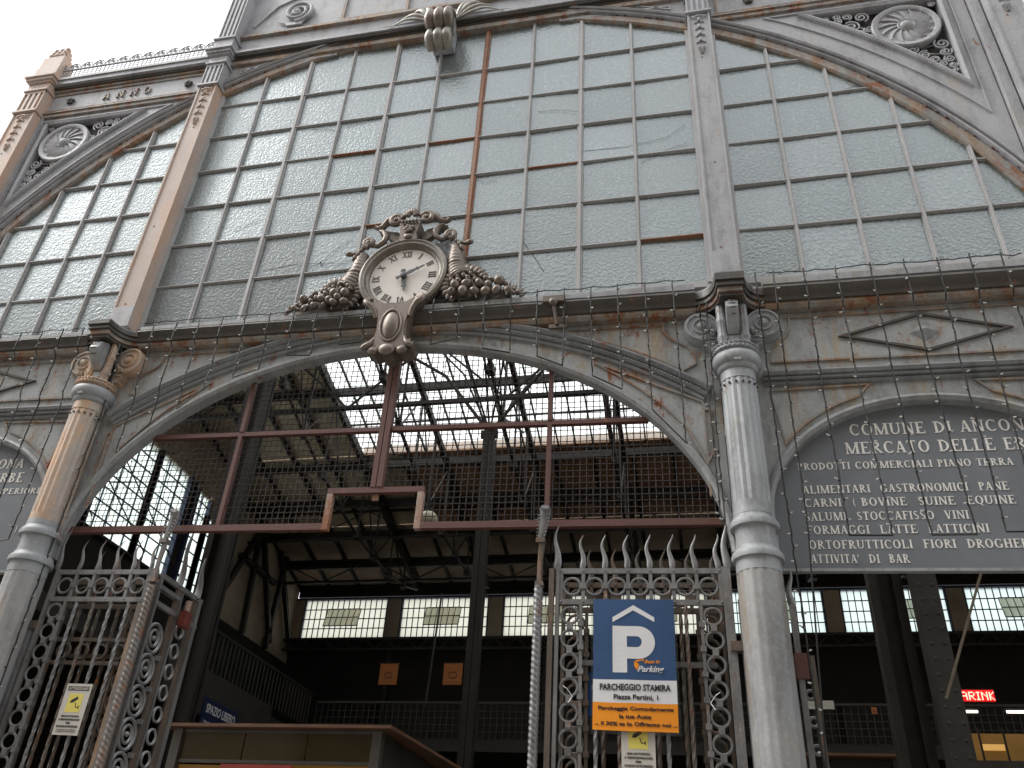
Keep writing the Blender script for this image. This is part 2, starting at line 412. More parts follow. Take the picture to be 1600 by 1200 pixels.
    if ch == '(': bowl(.4, .45, .3, .65, P*.7, P*1.3, .08, .02); return .3
    if ch == ')': bowl(.0, .45, .3, .65, -P*.3, P*.3, .08, .02); return .3
    if ch == "'": q([(.05, .68), (.1, .68), (.16, 1), (.04, 1)]); return .22
    return .42
def serif_width(s, h, gap=.09):
    mb = MB(); w = 0
    for c in s: w += (serif_letter(mb, c, 0, 0, 1, 0)+gap)*h
    return w-gap*h
def serif_text(s, x0, x1, z, h, y, name, m, parent):
    w = serif_width(s, h); k = (x1-x0)/w; x = x0
    for c in s:
        tmp = MB(); a = serif_letter(tmp, c, 0, 0, h, y)
        if c != ' ':
            tmp.v = [(x+v[0]*k, v[1], v[2]+z) for v in tmp.v]
            tmp.build(name, m, parent)
        x += (a+.09)*h*k

# sans text from the built-in face
def sans(s, x0, x1, z, h, y, m, parent, name='lettering', bold=0.0, slant=0, xf=None, sk=True):
    c = bpy.data.curves.new('t', 'FONT'); c.body = s; c.size = 1; c.extrude = .01; c.offset = bold; c.shear = slant; c.resolution_u = 3
    o = bpy.data.objects.new('t', c); COL.objects.link(o)
    me = bpy.data.meshes.new_from_object(o.evaluated_get(bpy.context.evaluated_depsgraph_get()))
    bpy.data.objects.remove(o); bpy.data.curves.remove(c)
    if not me.vertices: return None
    xs = [v.co.x for v in me.vertices]; ys = [v.co.y for v in me.vertices]
    a, b = min(xs), max(xs); lo, hi = 0, .727
    mb = MB(); pts = []
    for v in me.vertices:
        X = x0+(v.co.x-a)/(b-a)*(x1-x0); Z = z+(v.co.y-lo)/(hi-lo)*h; Y = y-(.002 if v.co.z > 0 else 0)
        pts.append(xf((X, Y, Z)) if xf else (X, Y, Z))
    mb.add(pts, [tuple(p.vertices) for p in me.polygons]); bpy.data.meshes.remove(me)
    return mb.build(name, m, parent, sk=sk)

# ================================================================== ground and street
g = MB().box(-60, 60, -30, .9, -.2, 0).build('street_paving', 'paving', sk=False); g['kind'] = 'structure'
g = MB().box(-14, 14, .9, 17, -.2, .004).build('hall_floor', 'floor', sk=False); g['kind'] = 'structure'

# ================================================================== MARKET FACADE
FAC = thing('market_facade', 'weathered grey cast iron market front with giant glazed arch between fluted columns', 'market facade', (0, 0, 0))
CX, CZ, RG = .02, 5.09, 6.51
def za(x, R=RG): return CZ+sqrt(max(0, R*R-(x-CX)**2))
ROW = [11.2708-.61398*k for k in range(9)]
SILL = ROW[7]

def window(x0, x1, mull, thick, rusty, toplim, name):
    """glazed bay: panes, mullions, transoms; clipped by the giant arch"""
    wnd = sub(name, FAC, ((x0+x1)/2, 0, SILL))
    xs = [x0]+mull+[x1]
    zs = [SILL]+[ROW[k] for k in (6, 5, 4, 3, 2, 1)]+[13]
    rr = random.Random(int(x0*100))
    for i in range(len(xs)-1):
        for j in range(len(zs)-1):
            a, b = xs[i], xs[i+1]; lo, hi = zs[j], zs[j+1]
            n = 6; top = []
            for k in range(n+1):
                x = a+(b-a)*k/n; top.append((x, min(hi, za(x)-.005)))
            top = [(x, z) for x, z in top if z > lo+.01]
            if len(top) < 2: continue
            poly = [(top[0][0], lo), (top[-1][0], lo)]+top[::-1]
            if top[0][0] > a+.001 and top[0][1]-lo > .05:
                pass
            dy = rr.uniform(-.004, .004)
            m_ = 'pane_dusty' if (j < 2 and x0 < 0 and x1 > 0 and i < 3) else ('pane_b' if (x1 < -3 or j > 4 or rr.random() < .22) else 'pane')
            pm = MB().prism(poly, -.004+dy, .006+dy)
            t1, t2 = rr.uniform(-.022, .022), rr.uniform(-.02, .03)
            pm.v = [(x, y+(x-(a+b)/2)*t1+(z-lo-.3)*t2, z) for x, y, z in pm.v]
            pm.build('pane', m_, wnd)
    for i, x in enumerate(mull):
        w = .034 if i in thick else .021
        t = za(x)
        m_ = 'bar_rust' if i in rusty else 'bar'
        MB().box(x-w, x+w, -.022, .03, SILL, t).box(x-w*.45, x+w*.45, -.042, -.022, SILL, t).build('mullion', m_, wnd)
    for k in (6, 5, 4, 3, 2, 1):
        z = ROW[k]
        for i in range(len(xs)-1):
            a, b = xs[i], xs[i+1]
            dx = sqrt(max(0, RG**2-(z-CZ)**2)) if z > CZ else 99
            a2, b2 = max(a+.02, CX-dx), min(b-.02, CX+dx)
            if b2-a2 < .04: continue
            MB().box(a2, b2, -.018, .02, z-.014, z+.014).box(a2, b2, -.034, -.018, z-.006, z+.006).build('transom', 'bar' if rr.random() > .05 else 'bar_rust', wnd)
    MB().box(x0, x1, -.03, .04, SILL-.035, SILL+.02).build('bottom_rail', 'bar', wnd)
    for x in (x0, x1):
        MB().box(x-.03, x+.035, -.05, .04, SILL, min(za(x-.03), za(x+.035))).build('jamb', 'bar', wnd)
    return wnd
window(-2.985, 3.06, [.6*k for k in range(-4, 5)], (1, 3, 5, 7), (5,), 12, 'arched_window')
window(3.335, 6.03, [3.903, 4.476, 5.05, 5.624], (), (), 12, 'arched_window')
window(-5.72, -3.25, [-5.36, -4.85, -4.336, -3.825], (), (), 12, 'arched_window')

# archivolt of the giant arch
def garc(R, n=72, a0=.30, a1=pi-.30): return [(CX+R*cos(a1+(a0-a1)*i/n), CZ+R*sin(a1+(a0-a1)*i/n)) for i in range(n+1)]
arch = sub('giant_arch', FAC)
MB().sweep(garc(RG), [(-.015, .05), (-.015, -.03), (.0, -.055), (.085, -.055), (.085, .05)]).build('inner_fascia', 'iron_rusty', arch)
MB().sweep(garc(RG), [(.088, .05), (.088, -.035), (.115, -.035), (.115, -.085), (.128, -.098), (.141, -.085), (.141, .05)]).build('lower_moulding', 'iron_upper', arch)
MB().sweep(garc(RG), [(.144, .05), (.144, -.045), (.163, -.045), (.163, -.10), (.178, -.115), (.193, -.10), (.193, -.05), (.205, -.05), (.205, -.085), (.225, -.085), (.225, .05)]).build('upper_moulding', 'iron_upper', arch)
mb = MB(); rr = random.Random(4)
for i in range(150):   # lumps of flaked paint and rust scale in the groove
    A = rr.uniform(.33, pi-.33); R = RG+.1+rr.uniform(-.02, .02); L = rr.uniform(.008, .03)
    mb.ball((CX+R*cos(A), -.05, CZ+R*sin(A)), L, .012, .009, n=6, m=4, rot=A+pi/2)
stuff(mb.build('rust_scale', 'redlead', arch))

def side_spandrel(s):
    """s=+1 right bay, -1 left bay (mirrored)"""
    X = (lambda x: x) if s > 0 else (lambda x: .23-x)
    mx = lambda pts: [(X(x), z) for x, z in pts]
    sp = sub('spandrel', FAC)
    R1, R2_, TOP, BR = RG+.222, RG+.66, 10.74, 5.79
    z1 = lambda x: CZ+sqrt(max(0, R1*R1-(x-.02)**2)); z2 = lambda x: CZ+sqrt(max(0, R2_*R2_-(x-.02)**2))
    xs = [3.30+i*(BR-3.30)/26 for i in range(27)]
    mb = MB()
    mb.strip(mx([(x, z1(x)) for x in xs]), mx([(x, min(z2(x), TOP)) for x in xs]), -.04, .03)
    mb.strip(mx([(3.30, TOP), (BR, TOP)]), mx([(3.30, 10.9), (BR, 10.9)]), -.0402, .03)
    xr = [BR+i*.03 for i in range(10)]
    mb.strip(mx([(x, z1(x)) for x in xr]), mx([(x, 10.9) for x in xr]), -.0404, .03)
    mb.build('spandrel_plate', 'iron_upper', sp)
    hole = [(x, TOP) for x in (4.44, BR)]
    hx = [BR-(BR-4.44)*i/16 for i in range(17)]
    ring = [(4.44, TOP), (BR, TOP)]+[(x, min(TOP, z2(x))) for x in hx]
    ring = ring[:-1]
    MB().strip(mx([(x, min(z2(x), TOP-.01)) for x in hx[::-1]]), mx([(x, TOP) for x in hx[::-1]]), .03, .05).build('recess_back', 'hallsteel', sp)
    pth = mx(ring)
    if s < 0: pth = pth[::-1]
    MB().sweep(pth, [(-.004, .03), (-.004, -.075), (.03, -.09), (.05, -.075), (.05, -.035)], closed=True).build('recess_frame', 'iron_upper', sp)
    # second raised line round the recess
    big = [(3.95, TOP+.09), (BR+.12, TOP+.09)]+[(x, CZ+sqrt((RG+.46)**2-(x-.02)**2)) for x in [BR+.12-(BR+.12-3.95)*i/16 for i in range(17)]][:-1]
    pth = mx(big);  pth = pth[::-1] if s < 0 else pth
    MB().sweep(pth, [(-.008, -.038), (-.008, -.06), (.008, -.06), (.008, -.038)], closed=True).build('raised_line', 'iron_upper', sp)
    rc = (X(5.40), 10.335)
    ro = sub('rosette', sp, (rc[0], -.08, rc[1]))
    MB().lathe_y([(.29, .0), (.29, -.06), (.30, -.07), (.345, -.075), (.358, -.06), (.358, .0)], rc, 48).build('outer_ring', 'iron_upper', ro, smooth=40)
    MB().lathe_y([(.30, -.03), (.30, -.05), (.0, -.03)], rc, 40).build('dish', 'iron_upper', ro)
    for k in range(14):
        a = 2*pi*k/14; v = []
        pts = []
        for i in range(9):   # curved blade, one edge raised over its neighbour
            r_ = .08+.20*i/8; aa = a+.75*((i/8)**1.3)*s; wd = .020+.055*sin(pi*min(1, i/8*.78+.14))
            pts.append((r_, aa, wd))
        for r_, aa, wd in pts:
            for q, yy in ((-wd, -.034), (0, -.05), (wd, -.068), (wd*1.02, -.034)):
                v.append((rc[0]+r_*cos(aa)-q*sin(aa)*s, yy, rc[1]+r_*sin(aa)+q*cos(aa)*s))
        f = []
        for i in range(8):
            for j in range(3): f.append((i*4+j, i*4+j+1, (i+1)*4+j+1, (i+1)*4+j))
        f.append((32, 33, 34, 35)); f.append((0, 1, 2, 3))
        MB().add(v, f).build('petal', 'iron_upper', ro, smooth=50)
    MB().lathe_y([(.095, -.03), (.095, -.065), (.085, -.075), (.075, -.065), (.065, -.065), (.06, -.08), (.04, -.095), (.0, -.10)], rc, 28).build('hub', 'iron_upper', ro, smooth=50)
    # iron scrolls filling both corners
    def scr(x, z, r, a0, d):
        pts = spiral(X(x), -.03, z, r*1.12, r*.18, a0 if s > 0 else pi-a0, 1.75*d*s, 26)
        MB().tube(pts, [.011]*18+[.012, .012, .013, .013, .014, .015, .017, .020, .022], 6).build('scroll', 'iron_upper', sp, smooth=60)
    for i, (x, z, r, a0, d) in enumerate([(4.98, 10.62, .075, -1.2, 1), (4.86, 10.475, .085, 2.2, -1), (4.83, 10.66, .05, -1.2, 1), (4.72, 10.60, .05, 2.0, -1), (4.72, 10.685, .04, -1, 1), (4.60, 10.66, .035, 2, -1), (5.03, 10.39, .05, 2.5, 1), (4.95, 10.35, .03, 0, 1),
             (5.70, 9.98, .075, 2.3, 1), (5.71, 9.84, .06, .5, -1), (5.725, 9.72, .05, 2.3, 1), (5.735, 9.61, .042, .4, -1), (5.40, 9.93, .07, -2.2, -1), (5.50, 9.83, .06, 1, 1), (5.585, 9.735, .05, -2, -1), (5.655, 9.65, .042, 1, 1), (5.74, 9.52, .03, 0, 1), (5.28, 9.98, .045, 0, 1), (5.735, 10.68, .04, 0, 1)]):
        scr(x, z, r, a0, d)
    mb = MB()
    for a, b in (((4.95, 10.52), (5.08, 10.38)), ((4.8, 10.60), (4.97, 10.43)), ((5.45, 9.92), (5.74, 9.86)), ((5.52, 9.80), (5.75, 9.74)), ((5.62, 9.69), (5.75, 9.62)), ((5.5, 10.0), (5.7, 10.05))):
        mb.bar((X(a[0]), .02, a[1]), (X(b[0]), .02, b[1]), .018, .014)
    mb.build('scroll_stay', 'iron_upper', sp)
    # side entablature: architrave, frieze with letters and flowers, cornice
    a, b = sorted((X(3.30), X(6.10)))
    en = sub('entablature', FAC)
    MB().box(a, b, -.075, .03, 10.903, 10.96).box(a, b, -.095, .03, 10.963, 10.985).build('architrave', 'iron_rusty', en)
    MB().box(a, b, -.045, .03, 10.988, 11.44).build('frieze_plate', 'iron_upper', en)
    MB().sweep([(a+.12, 11.05), (b-.1, 11.05), (b-.1, 11.38), (a+.12, 11.38)], [(-.01, -.044), (-.01, -.062), (.01, -.062), (.01, -.044)], closed=True).build('frieze_frame', 'iron_rusty', en)
    for (z0, z1_, y, m_) in ((11.443, 11.475, -.075, 'iron_rusty'), (11.478, 11.52, -.10, 'iron_dark'), (11.523, 11.60, -.145, 'iron_upper'), (11.603, 11.64, -.165, 'iron_upper'), (11.643, 11.70, -.12, 'iron_upper')):
        MB().box(a, b, y, .03, z0, z1_).build('cornice_step', m_, en)
    mb = MB()
    for k in range(4): mb.box(a, b, -.115, -.108, 11.72+k*.045, 11.728+k*.045)
    for k in range(42): mb.box(a+.03+(b-a-.06)*k/41, a+.037+(b-a-.06)*k/41, -.107, -.10, 11.70, 11.87)
    mb.box(a, b, -.125, -.10, 11.865, 11.885)
    mb.build('roof_lattice', 'iron_upper', en)
    for k in range(14):
        x = a+.12+(b-a-.24)*k/13
        MB().tube([(x+.095*cos(t), -.11, 11.90+.11*sin(t)) for t in [pi*i/12 for i in range(13)]], .009, 5).tube(spiral(x-.035, -.11, 11.935, .035, .008, 0, 1.3, 10), .007, 5).tube(spiral(x+.035, -.11, 11.935, .035, .008, pi, -1.3, 10), .007, 5).ball((x, -.11, 12.0), .016, n=6, m=4).ball((x, -.11, 11.955), .014, n=6, m=4).build('cresting_loop', 'iron_upper', en)
    flw = (X(5.62), X(3.80))
    for x in flw:
        f_ = sub('flower', en, (x, -.06, 11.21))
        for k in range(5):
            t = 2*pi*k/5+.3; MB().ball((x+.035*cos(t), -.065, 11.215+.035*sin(t)), .032, .022, .026, n=8, m=5, rot=t).build('flower_petal', 'iron_dark', f_, smooth=60)
        MB().ball((x, -.085, 11.215), .02, n=8, m=5).build('flower_heart', 'iron_dark', f_, smooth=60)
    if s < 0:
        for ch, x in zip('ANNO', (-4.87, -4.66, -4.45, -4.25)):
            mb = MB(); serif_letter(mb, ch, x, 11.15, .135, -.046, .02); mb.build('raised_letter', 'iron_rusty', en)
side_spandrel(1); side_spandrel(-1)

# centre: spandrels over the arch and attic
at = sub('attic', FAC)
xs = [-2.99+i*6.07/48 for i in range(49)]
MB().strip([(x, za(x, RG+.222)) for x in xs], [(x, max(11.44, za(x, RG+.222)+.002)) for x in xs], -.04, .03).build('spandrel_plate', 'iron_upper', at)
for s in (-1, 1):
    x0_, x1_ = (.9, 2.88)
    line = [(s*x1_+.03, 11.36), (s*1.45+.03, 11.36)]
    line += [(s*x+.03, za(x, RG+.31)) for x in [1.3+(x1_-1.3)*i/10 for i in range(11)]]
    line = line if s > 0 else line[::-1]
    MB().sweep([(s*2.85+.03, 11.35), (s*1.5+.03, 11.385)]+[(s*x+.03, za(x, RG+.30)) for x in [1.5+(2.85-1.5)*i/10 for i in range(11)]], [(-.009, -.038), (-.009, -.058), (.009, -.058), (.009, -.038)], closed=True).build('raised_line', 'iron_upper', at)
for (z0, z1_, y, m_) in ((11.443, 11.52, -.085, 'iron_rusty'), (11.523, 11.56, -.095, 'iron_dark'), (11.563, 11.60, -.135, 'iron_dark'), (11.603, 11.64, -.16, 'iron_upper'), (11.643, 11.665, -.13, 'iron_upper'), (11.668, 12.03, -.05, 'iron_upper'), (12.033, 12.075, -.10, 'iron_rusty')):
    MB().box(-2.99, 3.08, y, .03, z0, z1_).build('attic_band', m_, at)
MB().box(-2.99, 3.08, -.03, .03, 12.078, 14.2).build('attic_plate', 'iron_upper', at)
for s in (-1, 1):
    MB().sweep([(s*1.55+.03, 12.16), (s*.62+.03, 12.16), (s*.62+.03, 13.4), (s*1.55+.03, 13.4)][::s], [(-.02, -.028), (-.02, -.06), (.02, -.06), (.02, -.028)], closed=True).build('panel_frame', 'iron_rusty', at)
    vx, vz = s*2.25+.03, 12.50
    MB().tube(spiral(vx, -.07, vz, .23, .03, -pi/2 if s > 0 else -pi/2, 2.2*-s, 50), [.028]*20+[.024]*31, 8).ball((vx, -.08, vz), .04, .03, .04).build('volute', 'iron_upper', at, smooth=60)
    for k in range(5):
        MB().tube([(vx-s*(.26-.05*k)+s*.0, -.055, vz-.08-.02*k), (vx-s*.1, -.06, vz-.25-.012*k), (vx-s*-.12, -.055, vz-.24-.01*k), (vx-s*-.30-s*.02*k, -.05, vz-.15)], [.006, .016, .014, .004], 6).build('acanthus_leaf', 'iron_upper', at, smooth=60)
    MB().sweep([(s*2.9+.03, 12.32), (s*2.62+.03, 12.75), (s*2.2+.03, 12.98), (s*1.7+.03, 13.1)][::s], [(-.015, -.028), (-.015, -.055), (.015, -.055), (.015, -.028)]).build('raised_line', 'iron_upper', at)

# keystone console with claws
ks = sub('keystone', FAC, (.03, -.3, 11.2))
for tier, (zc, yc, rz, ry) in enumerate(((11.40, -.30, .20, .20), (11.10, -.25, .16, .17))):
    for i, dx in enumerate((-.105, 0, .105)):
        w = .082 if i == 1 else .072
        pts = []
        for k in range(11):
            t = k/10; pts.append((.045+dx*(1.0 if tier else 1.1), yc+.10-.19*sin(pi*t*.9+.1)*ry/.19, zc+rz-2*rz*t))
        MB().tube(pts, [w*(.62+.22*sin(pi*(.1+.8*t/10))+(.30 if t in (7, 8) else .16 if t in (6, 9) else 0)) for t in range(11)], 10).build('claw', 'bronze_pale' if tier else 'bronze', ks, smooth=60)
MB().box(-.09, .18, -.19, -.02, 11.08, 11.75).build('console_block', 'iron_upper', ks)
for s in (-1, 1):
    for k, (a0, L, r_) in enumerate(((.35, .50, .05), (.75, .42, .055), (1.1, .34, .05), (.05, .62, .04))):
        pts = [(.045+s*(.15+L*t*cos(a0)*(1)), -.16-.06*sin(pi*t), 11.60+L*t*sin(a0)+.08*t-.14*max(0, t-.6)**1.2*2) for t in [i/8 for i in range(9)]]
        MB().tube(pts, [r_*(.6+.5*sin(pi*min(1, t/8*.9)))*(1-t/9.5) for t in range(9)], 8, flat=.55).build('acanthus_leaf', 'bronze_pale', ks, smooth=60)

# pilasters
def pilaster(x0, x1, m_, low, name='pilaster', husk=True, tall=True):
    p = sub(name, FAC, ((x0+x1)/2, -.1, low)); Y = -.2; w = x1-x0; e = .022
    MB().box(x0, x1, Y+.012, .03, low, 10.90).build('shaft', m_, p)
    for a, b in ((x0, x0+e), (x1-e, x1)):
        MB().box(a, b, Y-.002, Y+.0118, low+.3, 10.90).build('shaft_edge', m_, p)
    MB().box(x0-.0, x1+.0, Y-.0025, Y+.0116, low, low+.298).build('shaft_foot', 'iron_upper' if m_ == 'peach' else m_, p)
    xc = (x0+x1)/2
    up_ = 'iron_upper' if not (name == 'outer_pilaster' and x0 < 0) else 'peach'
    MB().box(x0-.022, x1+.022, Y-.03, .03, 10.903, 10.935).build('necking', up_, p)
    def fluted(z0, z1):
        mb = MB().box(x0, x1, Y+.014, .03, z0, z1); n = 4
        for k in range(n+1):
            a = x0+w*k/n; ww = w/n*.22
            mb.box(max(x0, a-ww), min(x1, a+ww), Y-.006, Y+.0138, z0, z1)
        mb.box(x0, x1, Y-.0065, Y+.0136, z0, z0+.03).box(x0, x1, Y-.0065, Y+.0136, z1-.045, z1)
        mb.build('fluted_block', up_, p)
    fluted(10.938, 11.35)
    MB().box(x0-.022, x1+.022, Y-.028, .03, 11.353, 11.378).build('necking', up_, p)
    MB().box(x0, x1, Y, .03, 11.381, 11.52).build('plain_block', up_, p)
    for i, (z0, z1, o) in enumerate(((11.523, 11.55, .02), (11.553, 11.60, .045), (11.603, 11.64, .07))):
        MB().box(x0-o, x1+o, Y-o-.01, .03, z0, z1).build('cap_step', up_, p)
    MB().box(x0-.012, x1+.012, Y-.015, .03, 11.643, 11.87).build('plain_block', up_, p)
    if tall:
        MB().box(x0-.035, x1+.035, Y-.04, .03, 11.873, 11.90).build('necking', up_, p)
        fluted(11.903, 13.6)
    else:
        MB().box(x0, x1, Y, .03, 11.873, 12.13).build('plain_block', up_, p)
        for k in range(3):
            MB().box(x0+.05+.02*k, x1-.03-.02*k, Y+.04+.02*k, -.02-.01*k, 12.133+.085*k, 12.185+.085*k).build('finial_step', up_, p)
            for j in range(3):
                MB().ball((x0+.08+.09*j, Y+.03+.02*k, 12.185+.085*k), .042, .04, .045, n=8, m=5).build('finial_leaf', up_, p, smooth=60)
    if husk:
        mb = MB(); z = 10.82
        MB().tube([(xc-w*.33, Y, z+.03), (xc-w*.2, Y-.01, z-.0), (xc, Y-.012, z+.02), (xc+w*.2, Y-.01, z), (xc+w*.33, Y, z+.03)], [.006, .012, .012, .012, .006], 6).build('garland', m_, p)
        for k in range(4):
            zc = z-.04-.125*k
            for s in (-1, 1): mb.ball((xc+s*.030, Y+.004, zc-.035), .036, .016, .013, n=8, m=5, rot=-s*.75)
            mb.ball((xc, Y-.004, zc), .017, .014, .03, n=8, m=5)
        zc = z-.55
        for k in range(5):
            for s in (-1, 1): mb.ball((xc+s*(.022-.003*k), Y+.002, zc-.026*k), .024-.003*k, .012, .009, n=8, m=4, rot=-s*.6)
        mb.build('husk_ornament', m_, p, smooth=60)
    for z in (low+.35, low+1.5, 10.1):
        MB().ball((xc+random.uniform(-.03, .03), Y+.012, z), .012, .01, .012, n=8, m=4).build('bolt', 'iron_rusty', p)
pilaster(-3.248, -2.988, 'peach', 6.9)
pilaster(3.07, 3.325, 'iron_upper', 6.9)
pilaster(-6.07, -5.73, 'peach', 6.9, 'outer_pilaster', tall=False)
pilaster(6.19, 6.53, 'iron_upper', 6.9, 'outer_pilaster', tall=True)
MB().box(6.075, 6.17, -.10, .03, 6.97, 10.9).build('pilaster_reveal', 'iron_upper', FAC)
MB().box(-5.728, -5.69, -.08, .03, 6.97, 10.9).build('pilaster_reveal', 'iron_upper', FAC)

# cracks and cobweb strands on the panes
for pts in (((-1.13, 9.95), (-.8, 9.99), (-.5, 10.02)), ((1.85, 8.99), (2.3, 8.98), (2.75, 9.05), (2.95, 9.22)), ((2.45, 8.7), (2.75, 8.86), (2.96, 8.93)), ((1.3, 9.75), (1.55, 9.73), (1.78, 9.66)), ((3.45, 10.0), (3.7, 10.0), (3.88, 10.06)), ((-1.55, 9.97), (-1.3, 9.93), (-1.15, 9.86)),
            ((-1.02, 7.72), (-1.3, 7.74), (-1.7, 7.70)), ((-1.02, 7.72), (-.86, 7.92), (-.7, 8.02)), ((-1.02, 7.72), (-1.25, 7.58), (-1.55, 7.52)), ((-1.02, 7.72), (-.8, 7.68), (-.6, 7.74)), ((.62, 8.75), (.75, 8.68), (.88, 8.70)), ((1.21, 7.75), (1.35, 7.5), (1.45, 7.3)), ((-2.2, 8.35), (-2.0, 8.45), (-1.8, 8.5)), ((4.5, 9.42), (4.75, 9.5), (4.95, 9.62))):
    MB().tube([(x, -.014, z) for x, z in pts], .0022, 4).build('glass_crack', 'black', FAC)
MB().ball((-1.02, -.02, 7.72), .012, n=8, m=5).build('glass_crack_hole', 'black', FAC)

# ---------------------------------------------------------------- cornice between the storeys
cor = sub('main_cornice', FAC)
COLX = [-6.0, -3.12, 3.20, 6.36]
def cornice_prof(a, b):
    MB().sweep([(a, 0), (b, 0)], [(0, 0)]*3) if False else None
    k = len(cornp)
    v = [(x, y, z) for x in (a, b) for y, z in cornp]
    return MB().add(v, [tuple(range(k-1, -1, -1)), tuple(k+i for i in range(k))]+[(i, (i+1) % k, k+(i+1) % k, k+i) for i in range(k)])
cornp = [(.03, 6.935), (-.05, 6.93), (-.06, 6.90), (-.19, 6.865), (-.19, 6.81), (-.035, 6.78), (.03, 6.78)]
for a, b in ((-5.9, -3.42), (-2.82, 2.90), (3.50, 6.3)):
    cornice_prof(a, b).build('sill_board', 'iron', cor)
cornp_save = cornp
for cornp, nm, m_ in (([(.03, 6.777), (-.215, 6.777), (-.225, 6.755), (-.205, 6.72), (-.18, 6.69), (-.17, 6.655), (.03, 6.655)], 'dark_fascia', 'iron_dark'), ([(.03, 6.652), (-.15, 6.652), (-.15, 6.625), (-.12, 6.60), (.03, 6.60)], 'lower_fillet', 'iron_rusty')):
    for a, b in ((-5.9, -3.42), (-2.82, 2.90), (3.50, 6.3)):
        cornice_prof(a, b).build(nm, m_, cor)
def shelf(xc):
    """capital shelf: concave sides sweeping out to a short square front"""
    def outl(o):
        pts = [(xc-.32-o*.3, -.16-o)]
        for i in range(9):
            t = i/8; a = pi/2*t
            pts.append((xc-.30+.18*sin(a)-o*(.4), -.17-.23*(1-cos(a))-o*.8))
        pts.append((xc-.115-o*.5, -.43-o)); 
        return pts+[(2*xc-x, y) for x, y in pts[::-1]]
    for i, (z0, z1, o, m_) in enumerate(((6.59, 6.62, -.055, 'iron_dark'), (6.623, 6.665, -.03, 'iron_rusty'), (6.668, 6.71, .0, 'iron_dark'), (6.713, 6.775, .02, 'iron_dark'), (6.778, 6.80, .0, 'iron'))):
        pl = outl(o); n = len(pl)
        pl = [(pl[0][0], .02)]+pl+[(pl[-1][0], .02)]; n = len(pl)
        v = [(x, y, z0) for x, y in pl]+[(x, y, z1) for x, y in pl]
        # fan about the middle of the back edge keeps the concave outline
        v += [(xc, .02, z0), (xc, .02, z1)]
        f = [(i_, i_+1, n+i_+1, n+i_) for i_ in range(n-1)]+[(2*n, i_+1, i_) for i_ in range(n-1)]+[(2*n+1, n+i_, n+i_+1) for i_ in range(n-1)]+[(0, n, 2*n+1, 2*n), (n-1, 2*n, 2*n+1, 2*n-1)]
        MB().add(v, f).build('shelf_step', m_, sh_)
